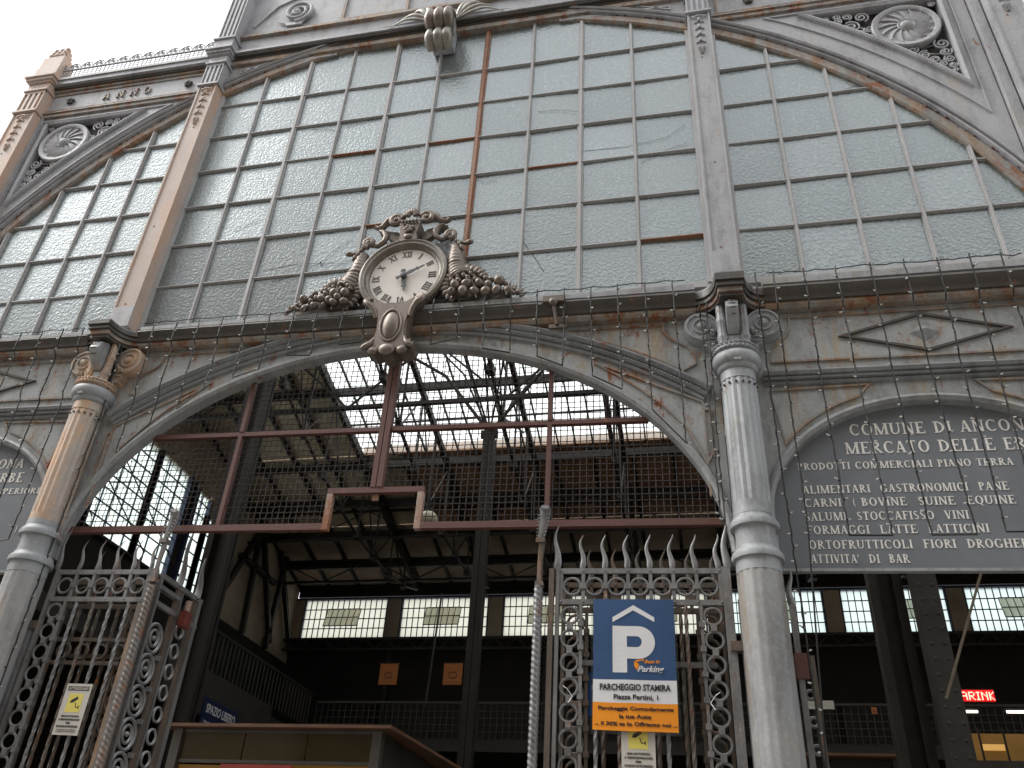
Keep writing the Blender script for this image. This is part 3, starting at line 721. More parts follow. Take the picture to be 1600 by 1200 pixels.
def column(xc, ph=0):
    global sh_
    m1 = 'iron_low' if xc > 0 else 'col_left'
    c = sub('column', FAC, (xc, -.15, 0)); Y = -.15
    fl = lambda amp, n=16: (lambda k, r, z: r-amp*(0, .45, 1, .45)[k % 4])
    zt = 5.88
    MB().lathe([(0.1502, 4.60), (0.1502, 4.66), (0.1502, 4.665)], (xc, Y), 64).build('shaft_foot', m1, c, smooth=40)
    MB().lathe([(0.1511, 4.665), (0.1474, 5.78), (0.1456, 5.79)], (xc, Y), 64, fl(.009)).build('fluted_shaft', m1, c, smooth=30)
    MB().lathe([(0.1483, 5.79), (0.1456, zt)], (xc, Y), 40).build('shaft_neck', m1, c, smooth=40)
    for k in range(16):
        t = 2*pi*(k+.5)/16
        if sin(t) < .3: MB().ball((xc+.150*cos(t), Y+.150*sin(t), 5.74), .011, .011, .014, n=6, m=4).build('flute_stud', 'iron_dark', c, smooth=60)
    MB().lathe([(0.1502, 5.88), (0.1683, 5.90), (0.1729, 5.93), (0.1865, 5.935), (0.2048, 5.96), (0.2093, 6.0), (0.2002, 6.035), (0.1729, 6.05), (0.1456, 6.05)], (xc, Y), 40).build('neck_ring', 'iron_low', c, smooth=50)
    wr = MB().lathe([(0.1456, 6.045), (0.1820, 6.06), (0.1956, 6.09), (0.1820, 6.13), (0.1502, 6.15), (0.0910, 6.15)], (xc, Y), 32)
    wo = wr.build('wreath', m1, c, smooth=60)
    for k in range(30):
        t = 2*pi*k/30
        if sin(t) < .25:
            for j, zz in enumerate((6.075, 6.115)):
                MB().ball((xc+.19*cos(t+j*.1), Y+.19*sin(t+j*.1), zz), .024, .02, .011, n=6, m=4, rot=.5*(1-2*j)).build('laurel_leaf', m1, wo, smooth=60)
    MB().box(xc-.03, xc+.03, Y-.196, Y-.16, 5.925, 5.965).build('bracket_plate', 'iron_low', c)
    for (z, r) in ((4.50, .188), (4.245, .194)):
        MB().lathe([(r-.04, z-.05), (r-.005, z-.045), (r, z-.01), (r-.018, z+.02), (r-.03, z+.03), (r-.032, z+.05), (r-.045, z+.055)], (xc, Y), 40).build('shaft_ring', 'iron_low', c, smooth=45)
    MB().lathe([(0.1529, 4.295), (0.1474, 4.38), (0.1529, 4.455)], (xc, Y), 40).build('shaft_drum', 'iron_low', c, smooth=40)
    MB().lathe([(0.1547, 4.553), (0.1511, 4.60)], (xc, Y), 40).build('shaft_collar', 'iron_low', c, smooth=40)
    MB().lathe([(0.1683, .45), (0.1665, 4.09), (0.1656, 4.10)], (xc, Y), 64, fl(.006)).build('lower_shaft', 'col_right_low' if xc > 0 else 'col_left_low', c, smooth=30)
    MB().lathe([(0.1665, 4.10), (0.1647, 4.196)], (xc, Y), 40).build('shaft_neck', 'iron_low', c, smooth=40)
    MB().lathe([(0.2366, 0), (0.2366, .25), (0.2184, .3), (0.2275, .36), (0.1820, .42), (0.1729, .45)], (xc, Y), 40).build('base', 'iron_low', c, smooth=45)
    # capital
    cp = sub('capital', c, (xc, Y, 6.15))
    MB().box(xc-.12, xc+.12, -.12, .02, 6.1, 6.60).build('core', 'iron_dark', cp)
    for s in (-1, 1):
        MB().lathe([(.040, 6.13), (.042, 6.22), (.048, 6.23), (.048, 6.26), (.041, 6.27), (.041, 6.40), (.047, 6.41), (.047, 6.44), (.041, 6.45), (.040, 6.60)], (xc+s*.095, -.205), 20, lambda k, r, z: r-(.004 if k % 2 else 0)).build('fasces_rod', m1, cp, smooth=30)
        vx, vz = xc+s*.265, 6.43
        MB().lathe_y([(.155, -.03), (.155, -.15), (.145, -.165), (.128, -.165), (.122, -.150), (.085, -.150), (.080, -.170), (.068, -.170), (.062, -.155), (.045, -.155), (.03, -.185), (.0, -.19)], (vx, vz), 36).build('volute_disc', m1, cp, smooth=45)
        for k in range(4):
            t = -pi/2-.75*s+k*.33*s-.2*s
            MB().ball((vx+.125*cos(t)*1.0, -.165, vz+.125*sin(t)), .020-.003*k, n=8, m=5).build('volute_bead', m1, cp, smooth=60)
        pl = [(xc+s*.14, 6.36), (xc+s*.22, 6.30), (xc+s*.265, 6.285), (xc+s*.235, 6.25), (xc+s*.245, 6.225), (xc+s*.205, 6.205), (xc+s*.20, 6.175), (xc+s*.165, 6.165), (xc+s*.14, 6.14)]
        MB().prism(pl, -.14, -.04).build('acanthus_leaf', m1, cp)
        for k in range(3):
            MB().tube([(xc+s*.145, -.14, 6.33-.04*k), (xc+s*.19, -.16, 6.335-.045*k), (xc+s*.235, -.15, 6.35-.05*k)], [.006, .010, .004], 6).build('leaf_vein', m1, cp, smooth=60)
    # front console (curved strap with studs)
    pts = [(-.14, 6.58), (-.27, 6.58), (-.355, 6.54), (-.385, 6.46), (-.36, 6.38), (-.28, 6.31), (-.20, 6.27), (-.12, 6.27)]
    n = len(pts); v = [(x, y, z) for x in (xc-.052, xc+.052) for y, z in pts]
    MB().add(v, [tuple(range(n-1, -1, -1)), tuple(n+i for i in range(n))]+[(i, (i+1) % n, n+(i+1) % n, n+i) for i in range(n)]).build('front_console', 'iron', cp, smooth=35)
    for k, (y, z) in enumerate(((-.375, 6.53), (-.40, 6.48), (-.395, 6.44), (-.365, 6.39))):
        MB().tube([(xc-.028, y, z), (xc-.01, y-.012, z-.008), (xc+.01, y-.012, z-.008), (xc+.028, y, z)], .006, 5).build('console_groove', 'iron_dark', cp)
    MB().box(xc-.05, xc+.05, -.22, -.12, 6.20, 6.262).build('console_foot', 'iron_low', cp)
    sh_ = sub('capital_shelf', FAC, (xc, -.2, 6.7))
    shelf(xc)
MM['col_left'] = iron_paint('cream_stained_column_paint', (.46, .41, .36), .63, .42, .48, .5, (.58, .33, .17))
MM['col_right_low'] = iron_paint('brown_streaked_column_paint', (.31, .315, .32), .64, .50, .44, .5, (.27, .205, .14))
MM['col_left_low'] = iron_paint('grey_streaked_column_paint', (.33, .33, .33), .66, .54, .5, .55, (.42, .30, .19))
for x in COLX: column(x)

# ---------------------------------------------------------------- centre bay: spandrels over the gateway
ctr = sub('gateway_arch', FAC)
EA, EB, EZ = 3.05, 2.205, 4.285
def ell(x): return EZ+EB*sqrt(max(0, 1-(x/EA)**2))
xs = [-3.045+6.09*i/80 for i in range(81)]
xs = [-3.05+.06*(i/6)**2 for i in range(6)]+[-2.99+5.98*i/70 for i in range(71)]+[3.05-.06*(i/6)**2 for i in range(5, -1, -1)]
MB().strip([(x, ell(x)) for x in xs], [(x, 6.598) for x in xs], -.04, .04).build('spandrel_plate', 'spandrel', ctr) if False else None
MM['spandrel'] = iron_paint('streaked_spandrel_paint', (.39, .41, .415), .56, .52, .47, .5, (.40, .28, .14))
MB().strip([(x, ell(x)) for x in xs], [(x, 6.598) for x in xs], -.04, .04).build('spandrel_plate', 'spandrel', ctr)
ep = [(EA*cos(t), EZ+EB*sin(t)) for t in [pi-.02-(pi-.04)*i/90 for i in range(91)]]
MB().sweep(ep, [(-.025, .06), (-.025, -.05), (.0, -.075), (.03, -.075), (.045, -.05), (.045, .0)]).build('opening_moulding', 'iron', ctr, smooth=35)
HR = 5.08; HZ = 6.72-HR; hx0 = 2.93
hood = [(HR*sin(t)+.03, HZ+HR*cos(t)) for t in [-asin_+2*asin_*i/70 for asin_ in [math.asin(hx0/HR)] for i in range(71)]]
MB().sweep(hood, [(-.105, -.03), (-.105, -.07), (-.085, -.085), (-.07, -.07), (-.066, -.06), (-.055, -.10), (-.043, -.11), (-.030, -.10), (-.024, -.07), (-.012, -.115), (.010, -.14), (.035, -.125), (.045, -.09), (.045, -.03)]).build('hood_moulding', 'iron_hood', ctr, smooth=40) if False else None
MM['iron_hood'] = iron_paint('worn_hood_paint', (.28, .295, .31), .60, .60, .46, .36)
MB().sweep(hood, [(-.105, -.03), (-.105, -.07), (-.085, -.085), (-.07, -.07), (-.066, -.06), (-.055, -.10), (-.043, -.11), (-.030, -.10), (-.024, -.07), (-.012, -.115), (.010, -.14), (.035, -.125), (.045, -.09), (.045, -.03)]).build('hood_moulding', 'iron_hood', ctr, smooth=40)
mb = MB()
for i in range(200):
    t = -.60+1.2*i/199; r = HR-.043; mb.ball((r*sin(t)+.03, -.108, HZ+r*cos(t)), .011, n=5, m=3)
stuff(mb.build('bead_row', 'iron_hood', ctr))
hz = lambda x: HZ+sqrt(HR*HR-(x-.03)**2)
for s in (-1, 1):
    P = lambda pts: [(s*x+.03, z) for x, z in pts][::s]
    pr = [(-.009, -.038), (-.009, -.062), (.009, -.062), (.009, -.038)]
    MB().sweep(P([(1.42, 6.545), (2.56, 6.545), (2.565, 6.48), (2.585, 6.43), (2.63, 6.38), (2.69, 6.34), (2.75, 6.30), (2.795, 6.25), (2.82, 6.19), (2.83, 6.10)]+[(x, hz(x)+.085) for x in (2.72, 2.4, 2.1, 1.8, 1.6)]), pr, closed=True).build('raised_panel_line', 'iron_rusty', ctr)
    MB().sweep(P([(2.92, 5.62), (2.88, 5.62), (2.86, 5.70)]+[(x, hz(x)-.20) for x in (2.5, 2.2, 1.95)]+[(x, ell(x)+.16) for x in (2.15, 2.35, 2.55, 2.72)]+[(2.86, 5.10), (2.92, 5.2)]), pr, closed=True).build('raised_panel_line', 'iron_rusty', ctr)
    MB().box(*sorted((s*2.86+.03, s*2.875+.03)), -.058, -.039, 4.8, 5.75).build('raised_strip', 'iron_rusty', ctr)

# ---------------------------------------------------------------- side bays with name boards
def side_bay(s):
    X = (lambda x: x) if s > 0 else (lambda x: .09-x)
    mx = lambda pts: [(X(x), z) for x, z in pts]
    b = sub('board_bay', FAC); bc, ba, bb, bz = 4.66, 1.30, 1.0, 4.64
    el = lambda x: bz+bb*sqrt(max(0, 1-((x-bc)/ba)**2))
    xs = [bc-ba+ba*(1-cos(pi/2*i/20)) for i in range(21)]; xs = xs+[2*bc-x for x in xs[-2::-1]]
    mb = MB().strip(mx([(x, el(x)) for x in xs]), mx([(x, 6.598) for x in xs]), -.04, .04)
    mb.strip(mx([(3.22, 4.2), (bc-ba, 4.2)]), mx([(3.22, 6.598), (bc-ba, 6.598)]), -.0402, .04)
    mb.strip(mx([(bc+ba, 4.2), (6.3, 4.2)]), mx([(bc+ba, 6.598), (6.3, 6.598)]), -.0402, .04)
    mb.build('bay_plate', 'spandrel', b)
    pth = mx([(bc-ba, 4.2)]+[(x, el(x)) for x in xs]+[(bc+ba, 4.2)]); pth = pth if s > 0 else pth[::-1]
    MB().sweep(pth, [(-.012, .05), (-.012, -.06), (.015, -.085), (.04, -.075), (.055, -.05), (.055, .0)]).build('board_moulding', 'iron', b, smooth=40)
    a, c = sorted((X(3.42), X(6.15)))
    hp = [(a, 5.90), (c, 5.90)]
    MB().sweep(hp, [(-.075, -.03), (-.075, -.06), (-.055, -.085), (-.04, -.06), (-.035, -.10), (-.02, -.11), (-.008, -.08), (0, -.115), (.025, -.13), (.05, -.11), (.06, -.06), (.06, -.03)]).build('bay_torus', 'iron_hood', b, smooth=40)
    pr = [(-.009, -.038), (-.009, -.062), (.009, -.062), (.009, -.038)]
    fr = [(3.70, 6.545), (5.9, 6.545), (5.9, 6.07), (3.50, 6.07), (3.505, 6.14), (3.53, 6.21), (3.57, 6.265), (3.62, 6.31), (3.665, 6.36), (3.69, 6.42), (3.70, 6.48)]
    pth = mx(fr)[::-s]
    MB().sweep(pth, pr, closed=True).build('raised_panel_line', 'iron_rusty', b)
    dc = 4.78
    d = [(dc-.66, 6.31), (dc, 6.12), (dc+.66, 6.31), (dc, 6.50)]
    MB().sweep(mx(d)[::-s], [(-.012, -.038), (-.012, -.065), (.012, -.065), (.012, -.038)], closed=True).build('diamond_line', 'iron_dark', b)
    x = X(dc)
    v = [(x-.12, -.04, 6.31), (x, -.04, 6.22), (x+.12, -.04, 6.31), (x, -.04, 6.40), (x-.09, -.06, 6.31), (x, -.06, 6.245), (x+.09, -.06, 6.31), (x, -.06, 6.375), (x, -.11, 6.31)]
    MB().add(v, [(0, 1, 5, 4), (1, 2, 6, 5), (2, 3, 7, 6), (3, 0, 4, 7), (4, 5, 8), (5, 6, 8), (6, 7, 8), (7, 4, 8)]).build('diamond_boss', 'iron_low', b)
    for q in (1, -1):
        XX = lambda x: X(bc+q*(x-bc))
        t = [(3.46, 5.78), (4.25, 5.80)]+[(x, el(x)+.13) for x in (4.15, 4.0, 3.85, 3.7, 3.6, 3.53)]
        pts = [(XX(x), z) for x, z in t]
        MB().sweep(pts if q*s < 0 else pts[::-1], [(-.008, -.038), (-.008, -.06), (.008, -.06), (.008, -.038)], closed=True).build('raised_panel_line', 'iron_rusty', b)
    # board
    bd = sub('name_board', b, (X(bc), .03, 4.2))
    xs2 = [bc-ba+.012+(ba-.012)*(1-cos(pi/2*i/20)) for i in range(21)]; xs2 += [2*bc-x for x in xs2[-2::-1]]
    MB().strip(mx([(x, 4.215) for x in xs2]), mx([(x, max(4.22, el(x)-.004)) for x in xs2]), .025, .045).build('board_sheet', 'board', bd)
    MB().box(*sorted((X(bc-ba-.05), X(bc+ba+.05))), -.005, .05, 4.19, 4.213).build('board_lip', 'iron_low', bd)
    yy = .0245
    if s > 0:
        L = [("COMUNE DI ANCONA", 4.045, 5.435, 5.36, .105), ("MERCATO DELLE ERBE", 3.99, 5.49, 5.19, .105), ("PRODOTTI COMMERCIALI PIANO TERRA", 3.60, 5.19, 5.055, .062),
             ("ALIMENTARI  GASTRONOMICI  PANE", 3.615, 5.11, 4.845, .068), ("CARNI  ( BOVINE  SUINE  EQUINE  OVINE )", 3.612, 5.55, 4.73, .068), ("SALUMI  STOCCAFISSO  VINI", 3.60, 4.78, 4.612, .068),
             ("FORMAGGI  LATTE  LATTICINI", 3.60, 4.895, 4.50, .068), ("ORTOFRUTTICOLI  FIORI  DROGHERIE", 3.60, 5.22, 4.378, .068), ("ATTIVITA'  DI  BAR", 3.60, 4.30, 4.263, .068)]
    else:
        L = [("COMUNE DI ANCONA", -5.35, -3.79, 5.30, .105), ("MERCATO DELLE ERBE", -5.40, -3.73, 5.14, .105), ("PIANO SUPERIORE", -4.40, -3.46, 5.01, .062),
             (")", -3.60, -3.575, 4.60, .075), (")", -3.42, -3.395, 4.245, .075)]
    for tx, a_, b_, z, h in L:
        serif_text(tx, a_, b_, z, h, yy, 'letter', 'letter', bd)
side_bay(1); side_bay(-1)

# ================================================================== CLOCK
KX, KZ = .035, 7.265
ck = thing('wall_clock', 'round bronze framed clock with roman numerals and scrolls standing over the gateway', 'clock', (KX, -.1, 6.85))
MB().lathe_y([(.40, -.02), (.42, -.12), (.465, -.16), (.475, -.20), (.465, -.235), (.44, -.25), (.425, -.235), (.405, -.235), (.395, -.20), (.372, -.185), (.368, -.17), (.0, -.17)], (KX, KZ), 64).build('case', 'clock_case', ck, smooth=40) if False else None
MM['clock_case'] = iron_paint('worn_bronze_case', (.20, .175, .15), .68, .5, .5, .33, (.34, .33, .28), .4, (.10, .05, .03))
MB().lathe_y([(.40, -.02), (.42, -.12), (.465, -.16), (.475, -.20), (.465, -.235), (.44, -.25), (.425, -.235), (.405, -.235), (.395, -.20), (.372, -.185), (.368, -.15), (.30, -.15), (.0, -.15)], (KX, KZ), 64).build('case', 'clock_case', ck, smooth=40)
MB().lathe_y([(.366, -.149), (.366, -.172), (.0, -.173)], (KX, KZ), 64).build('dial', 'clockface', ck)
for i, nm in enumerate(['XII', 'I', 'II', 'III', 'IIII', 'V', 'VI', 'VII', 'VIII', 'IX', 'X', 'XI']):
    a = -2*pi*i/12; h = .074; w = serif_width(nm, h, .03)
    mb = MB(); x = -w/2; k = min(1, .105/w)
    for c in nm:
        t = MB(); ad = serif_letter(t, c, x, 0, h, 0, .003); mb.add(t.v, t.f); x += (ad+.03)*h
    r0 = .262
    mb.v = [(KX+(X_*k)*cos(a)-(r0+Z_)*sin(a), -.1735+Y_, KZ+(X_*k)*sin(a)+(r0+Z_)*cos(a)) for X_, Y_, Z_ in mb.v]
    mb.build('numeral', 'print_black', ck)
def hand(ang, L, tail, w, y):
    pl = [(-w*.55, -tail), (w*.55, -tail), (w*1.1, -tail+.02), (w*.5, -tail+.035), (w*.55, 0), (w*.9, L*.35), (w*.5, L*.62), (w*1.25, L*.66), (w*.4, L*.72), (w*.35, L*.95), (0, L), (-w*.35, L*.95), (-w*.4, L*.72), (-w*1.25, L*.66), (-w*.5, L*.62), (-w*.9, L*.35), (-w*.55, 0), (-w*.5, -tail+.035), (-w*1.1, -tail+.02)]
    mb = MB().prism([(KX+x*cos(ang)-z*sin(ang), KZ+x*sin(ang)+z*cos(ang)) for x, z in pl], y-.008, y)
    return mb.build('clock_hand', 'handgrey', ck)
hand(-radians(63), .245, .08, .021, -.20); hand(-radians(172), .20, .09, .026, -.188)
MB().lathe_y([(.03, -.17), (.03, -.215), (.0, -.22)], (KX, KZ), 16).build('hand_hub', 'handgrey', ck)
# crest
cr = sub('crest', ck, (KX, -.15, 7.75))
MB().prism([(KX-.10, 7.73), (KX-.085, 7.80), (KX-.115, 7.96), (KX-.06, 8.0), (KX+.06, 8.0), (KX+.115, 7.96), (KX+.085, 7.80), (KX+.10, 7.73), (KX, 7.68)], -.235, -.05).build('basket', 'bronze', cr)
for k in range(9):
    a = k*2.4; MB().ball((KX+.045*cos(a)*(.4+k/12), -.25, 7.86+.045*sin(a)*(.4+k/12)), .022, .02, .018, n=8, m=5, rot=a).build('crest_flower', 'bronze', cr, smooth=60)
for k in range(5): MB().ball((KX-.075+.0375*k, -.255, 7.965), .019, .02, .02, n=8, m=5).build('basket_rim_bead', 'bronze', cr, smooth=60)
MB().ball((KX, -.24, 7.765), .05, .02, .035, n=10, m=6).build('basket_foot', 'bronze', cr, smooth=60)
for k in range(7):
    a = radians(20+140*k/6); MB().ball((KX+.055*cos(a), -.22, 8.06+.075*sin(a)), .022, .025, .045, n=8, m=6, rot=a-pi/2).build('shell_rib', 'bronze', cr, smooth=60)
for s in (-1, 1):
    MB().tube(spiral(KX+s*.17, -.20, 8.04, .075, .012, (pi*.9 if s > 0 else pi*.1), -1.6*s, 30), [.034]*12+[.030]*10+[.024]*9, 8).ball((KX+s*.17, -.225, 8.04), .022, n=8, m=6).build('crest_scroll', 'bronze', cr, smooth=60)
    MB().prism([(KX+s*a, b) for a, b in ((.10, 7.86), (.16, 7.94), (.25, 7.96), (.32, 7.99), (.38, 7.975), (.36, 7.95), (.30, 7.92), (.25, 7.86), (.17, 7.80), (.12, 7.79))], -.13, -.06).build('crest_wing', 'bronze', cr)
    MB().tube([(KX+s*.20, -.19, 8.10), (KX+s*.27, -.19, 8.06), (KX+s*.32, -.18, 7.99), (KX+s*.38, -.17, 7.985), (KX+s*.41, -.17, 8.01)], [.03, .04, .034, .026, .028], 8).build('crest_sweep', 'bronze', cr, smooth=60)
    MB().tube([(KX+s*.36, -.17, 7.95), (KX+s*.31, -.17, 7.93), (KX+s*.27, -.17, 7.86), (KX+s*.28, -.17, 7.79), (KX+s*.35, -.17, 7.73), (KX+s*.42, -.17, 7.74)], [.018, .030, .034, .032, .028, .018], 8).build('side_curl', 'bronze', cr, smooth=60)
    MB().tube(spiral(KX+s*.44, -.19, 7.77, .06, .01, -pi/2, 1.6*s, 26), [.030]*27, 8).ball((KX+s*.44, -.21, 7.77), .02, n=8, m=6).build('side_scroll', 'bronze', cr, smooth=60)
    for k in range(4):
        MB().ball((KX+s*(.49+.03*k), -.18, 7.72-.045*k), .045, .03, .018, n=10, m=5, rot=-s*(.7+.15*k)).build('acanthus_leaf', 'bronze', cr, smooth=60)
    MB().ball((KX+s*.66, -.17, 7.66), .04, .03, .028, n=10, m=6).build('acanthus_bud', 'bronze', cr, smooth=60)
    MB().tube([(KX+s*.56, -.16, 7.68), (KX+s*.61, -.16, 7.655), (KX+s*.66, -.17, 7.66)], [.02, .022, .03], 8).build('acanthus_stem', 'bronze', cr, smooth=60)
    # cornucopia
    hn = sub('cornucopia', ck, (KX+s*.6, -.15, 6.95))
    path = [(KX+s*a, -.13, b) for a, b in ((.50, 7.66), (.515, 7.58), (.52, 7.50), (.525, 7.42), (.54, 7.34), (.56, 7.27), (.585, 7.21), (.61, 7.17))]
    rs0 = [.055, .07, .083, .095, .108, .12, .13, .135]
    fine = []; rf = []
    for i in range(43):
        t = i/42*7; j = min(6, int(t)); u = t-j
        p = Vector(path[j])*(1-u)+Vector(path[j+1])*u; fine.append(p); rf.append((rs0[j]*(1-u)+rs0[j+1]*u)*(1+.14*abs(sin(i*.82))**.6-.05))
    MB().tube(fine, rf, 18).build('twisted_horn', 'bronze', hn, smooth=70)
    mouth = (KX+s*.66, 7.08)
    for k in range(15):
        a = radians(25+215*k/14) if s > 0 else radians(155-215*k/14)
        MB().ball((mouth[0]+.20*cos(a), -.20, mouth[1]+.19*sin(a)), .032, .03, .055, n=8, m=6, rot=a-pi/2).build('scalloped_lip', 'bronze', hn, smooth=60)
    MB().lathe_y([(.20, -.12), (.19, -.20), (.10, -.21), (.0, -.21)], mouth, 28).build('mouth', 'bronze', hn, smooth=40)
    rr = random.Random(11+s)
    placed = []
    x0_, x1_ = (.52, 1.22)
    for tr in range(900):
        u = rr.random(); x = x0_+(x1_-x0_)*u; top = 6.885+.40*max(.12, (1-u)**.62)
        z = rr.uniform(6.90, top); r = rr.uniform(.036, .058)*(1.08 if z < 7.08 else .62)*(1 if u < .75 else .6)
        if tr < 12 : r = .055*(1-.3*u); z = 6.89+r*.9; x = .56+.055*tr
        if all(hypot(x-a, z-b) > (r+c)*.80 for a, b, c in placed) and len(placed) < 70: placed.append((x, z, r))
    for x, z, r in placed:
        MB().ball((KX+s*x, -.17-.10*(1-(x-.5)/.8)*(1-(z-6.9)/.6)-rr.uniform(0, .03), z), r*rr.uniform(.9, 1.12), r*1.05, r*rr.uniform(.68, 1.0), n=12, m=8, rot=rr.uniform(0, 3)).ball((KX+s*x+r*.3, -.19-r*.95-.10*(1-(x-.5)/.8)*(1-(z-6.9)/.6), z+r*.2), r*.16, r*.1, r*.16, n=6, m=4).build('fruit', 'bronze', hn, smooth=60)
    for k in range(9):
        MB().ball((KX+s*(1.02+.028*k), -.15, 7.10-.022*k+.02*(k % 2)), .045, .02, .014, n=8, m=5, rot=s*(1.9-.16*k) if s > 0 else -(1.9-.16*k)).build('leaf', 'bronze', hn, smooth=60)
    MB().prism([(KX+s*a, b) for a, b in ((.50, 6.86), (1.16, 6.86), (1.10, 6.98), (.80, 7.12), (.52, 7.16))], -.15, -.03).build('backing_plate', 'bronze', hn)
MB().prism([(KX-.52, 6.86), (KX+.52, 6.86), (KX+.50, 7.3), (KX+.36, 7.74), (KX-.36, 7.74), (KX-.50, 7.3)], -.06, -.02).build('back_plate', 'iron_upper', ck)
# bracket below the dial
bk = sub('bracket', ck, (KX, -.2, 6.2))
half = [(0, 6.16), (.05, 6.18), (.09, 6.235), (.15, 6.205), (.20, 6.235), (.245, 6.26), (.265, 6.335), (.22, 6.34), (.175, 6.40), (.16, 6.50), (.165, 6.60), (.185, 6.70), (.22, 6.78), (.29, 6.83), (.27, 6.89), (.20, 6.90), (.12, 6.85), (0, 6.84)]
def brk(sc, y0, y1, m_):
    hz_ = lambda z: z+.035*(6.85-z)/.69
    pl = [(KX+x*sc*.93, 6.5+(hz_(z)-6.5)*sc) for x, z in half]+[(KX-x*sc*.93, 6.5+(hz_(z)-6.5)*sc) for x, z in half[-2:0:-1]]
    return MB().prism(pl, y0, y1).build('shield', m_, bk)
brk(1, -.285, -.10, 'bronze'); brk(.9, -.305, -.2852, 'bronze')
MB().ball((KX, -.295, 6.55), .088, .06, .165, n=24, m=16).build('oval_boss', 'bronze', bk, smooth=60)
MB().tube([(KX+.105*cos(t), -.308, 6.55+.185*sin(t)) for t in [2*pi*i/40 for i in range(40)]], .014, 8, closed=True).build('oval_ring', 'bronze', bk, smooth=60)
for s in (-1, 1):
    MB().tube([(KX+s*a, y, z) for a, y, z in ((.17, -.29, 6.66), (.195, -.31, 6.74), (.24, -.33, 6.80), (.285, -.33, 6.83), (.30, -.30, 6.87), (.27, -.28, 6.91), (.22, -.27, 6.90), (.21, -.28, 6.86))], [.02, .026, .032, .036, .034, .03, .026, .02], 10).build('bracket_scroll', 'bronze', bk, smooth=60)
    MB().tube([(KX+s*a, y, z) for a, y, z in ((.15, -.29, 6.42), (.175, -.31, 6.345), (.22, -.32, 6.30), (.255, -.31, 6.29))], [.014, .024, .032, .022], 8).build('lower_scroll', 'bronze', bk, smooth=60)
    MB().ball((KX+s*.145, -.30, 6.26), .06, .03, .045, n=12, m=8, rot=s*.3).build('lobe', 'bronze', bk, smooth=60)
MB().ball((KX, -.31, 6.262), .085, .045, .065, n=16, m=10).build('lobe', 'bronze', bk, smooth=60)

# ================================================================== MESH GRILLE in the arch head
gr = thing('mesh_grille', 'rusty framed wire mesh grille filling the gateway arch head, notched at the bottom', 'grille', (0, .05, 4.6))
def fbar(x0, z0, x1, z1, w=.03, m_='redlead', y=(.02, .075)):
    if abs(x1-x0) > abs(z1-z0): MB().box(min(x0, x1), max(x0, x1), y[0], y[1], z0-w, z0+w).build('frame_bar', m_, gr)
    else: MB().box(x0-w, x0+w, y[0], y[1], min(z0, z1), max(z0, z1)).build('frame_bar', m_, gr)
BZ, NZ, NX = 4.62, 4.965, .425
fbar(-3.0, BZ, -NX-.03, BZ); fbar(NX+.03, BZ, 3.0, BZ)
fbar(-NX-.028, NZ, NX+.028, NZ, .026)
fbar(-NX, BZ-.03, -NX, NZ-.028, .028, 'flake'); fbar(NX, BZ-.03, NX, NZ-.028, .028, 'flake')
fbar(-2.42, 5.60, -.062, 5.60, .022, y=(.03, .08)); fbar(.062, 5.60, 2.42, 5.60, .022, y=(.03, .08))
fbar(-.03, NZ+.027, -.03, 6.43, .025, y=(.015, .085)); fbar(.03, NZ+.027, .03, 6.43, .025, y=(.01, .08))
for x in (-1.47, 1.55):
    fbar(x, BZ+.031, x, 5.577, .02, y=(.022, .07)); fbar(x, 5.623, x, ell(x)-.02, .02, y=(.022, .07))
MB().box(-.03, .03, .04, .055, NZ-.095, NZ-.03).build('latch', 'kiosk_roof', gr)
mb = MB(); P_ = .0585; yv, yh = .098, .102; rr = random.Random(3)
x = -2.98; i = 0
def inside(x, z): return z > (NZ if abs(x) < NX else BZ)
while x < 2.99:
    z0 = (NZ if abs(x) < NX else BZ)+.0; z1 = ell(x)+.02
    if z1 > z0+.05:
        pts = []; z = math.floor(z0/P_)*P_; k = 0
        while z < z1:
            zz = max(z, z0); pts.append((x+rr.uniform(-.0012, .0012), yv+(.006 if (round(z/P_)+i) % 2 else -.006), zz)); z += P_
        pts.append((x, yv, z1))
        if len(pts) > 1: mb.tube(pts, .0045, 4)
    x += P_; i += 1
stuff(mb.build('mesh_wires_upright', 'wire', gr))
mb = MB(); z = BZ+P_; i = 0
while z < 6.48:
    if z < EZ+EB-.01:
        h = EA*sqrt(max(0, 1-((z-EZ)/EB)**2)); segs = [(-h, h)] if z > NZ else [(-h, -NX), (NX, h)]
        for a, b in segs:
            n = max(2, int((b-a)/.3)); mb.tube([(a+(b-a)*k/n, yh, z+rr.uniform(-.002, .002)) for k in range(n+1)], .0045, 4)
    z += P_; i += 1
stuff(mb.build('mesh_wires_level', 'wire', gr))

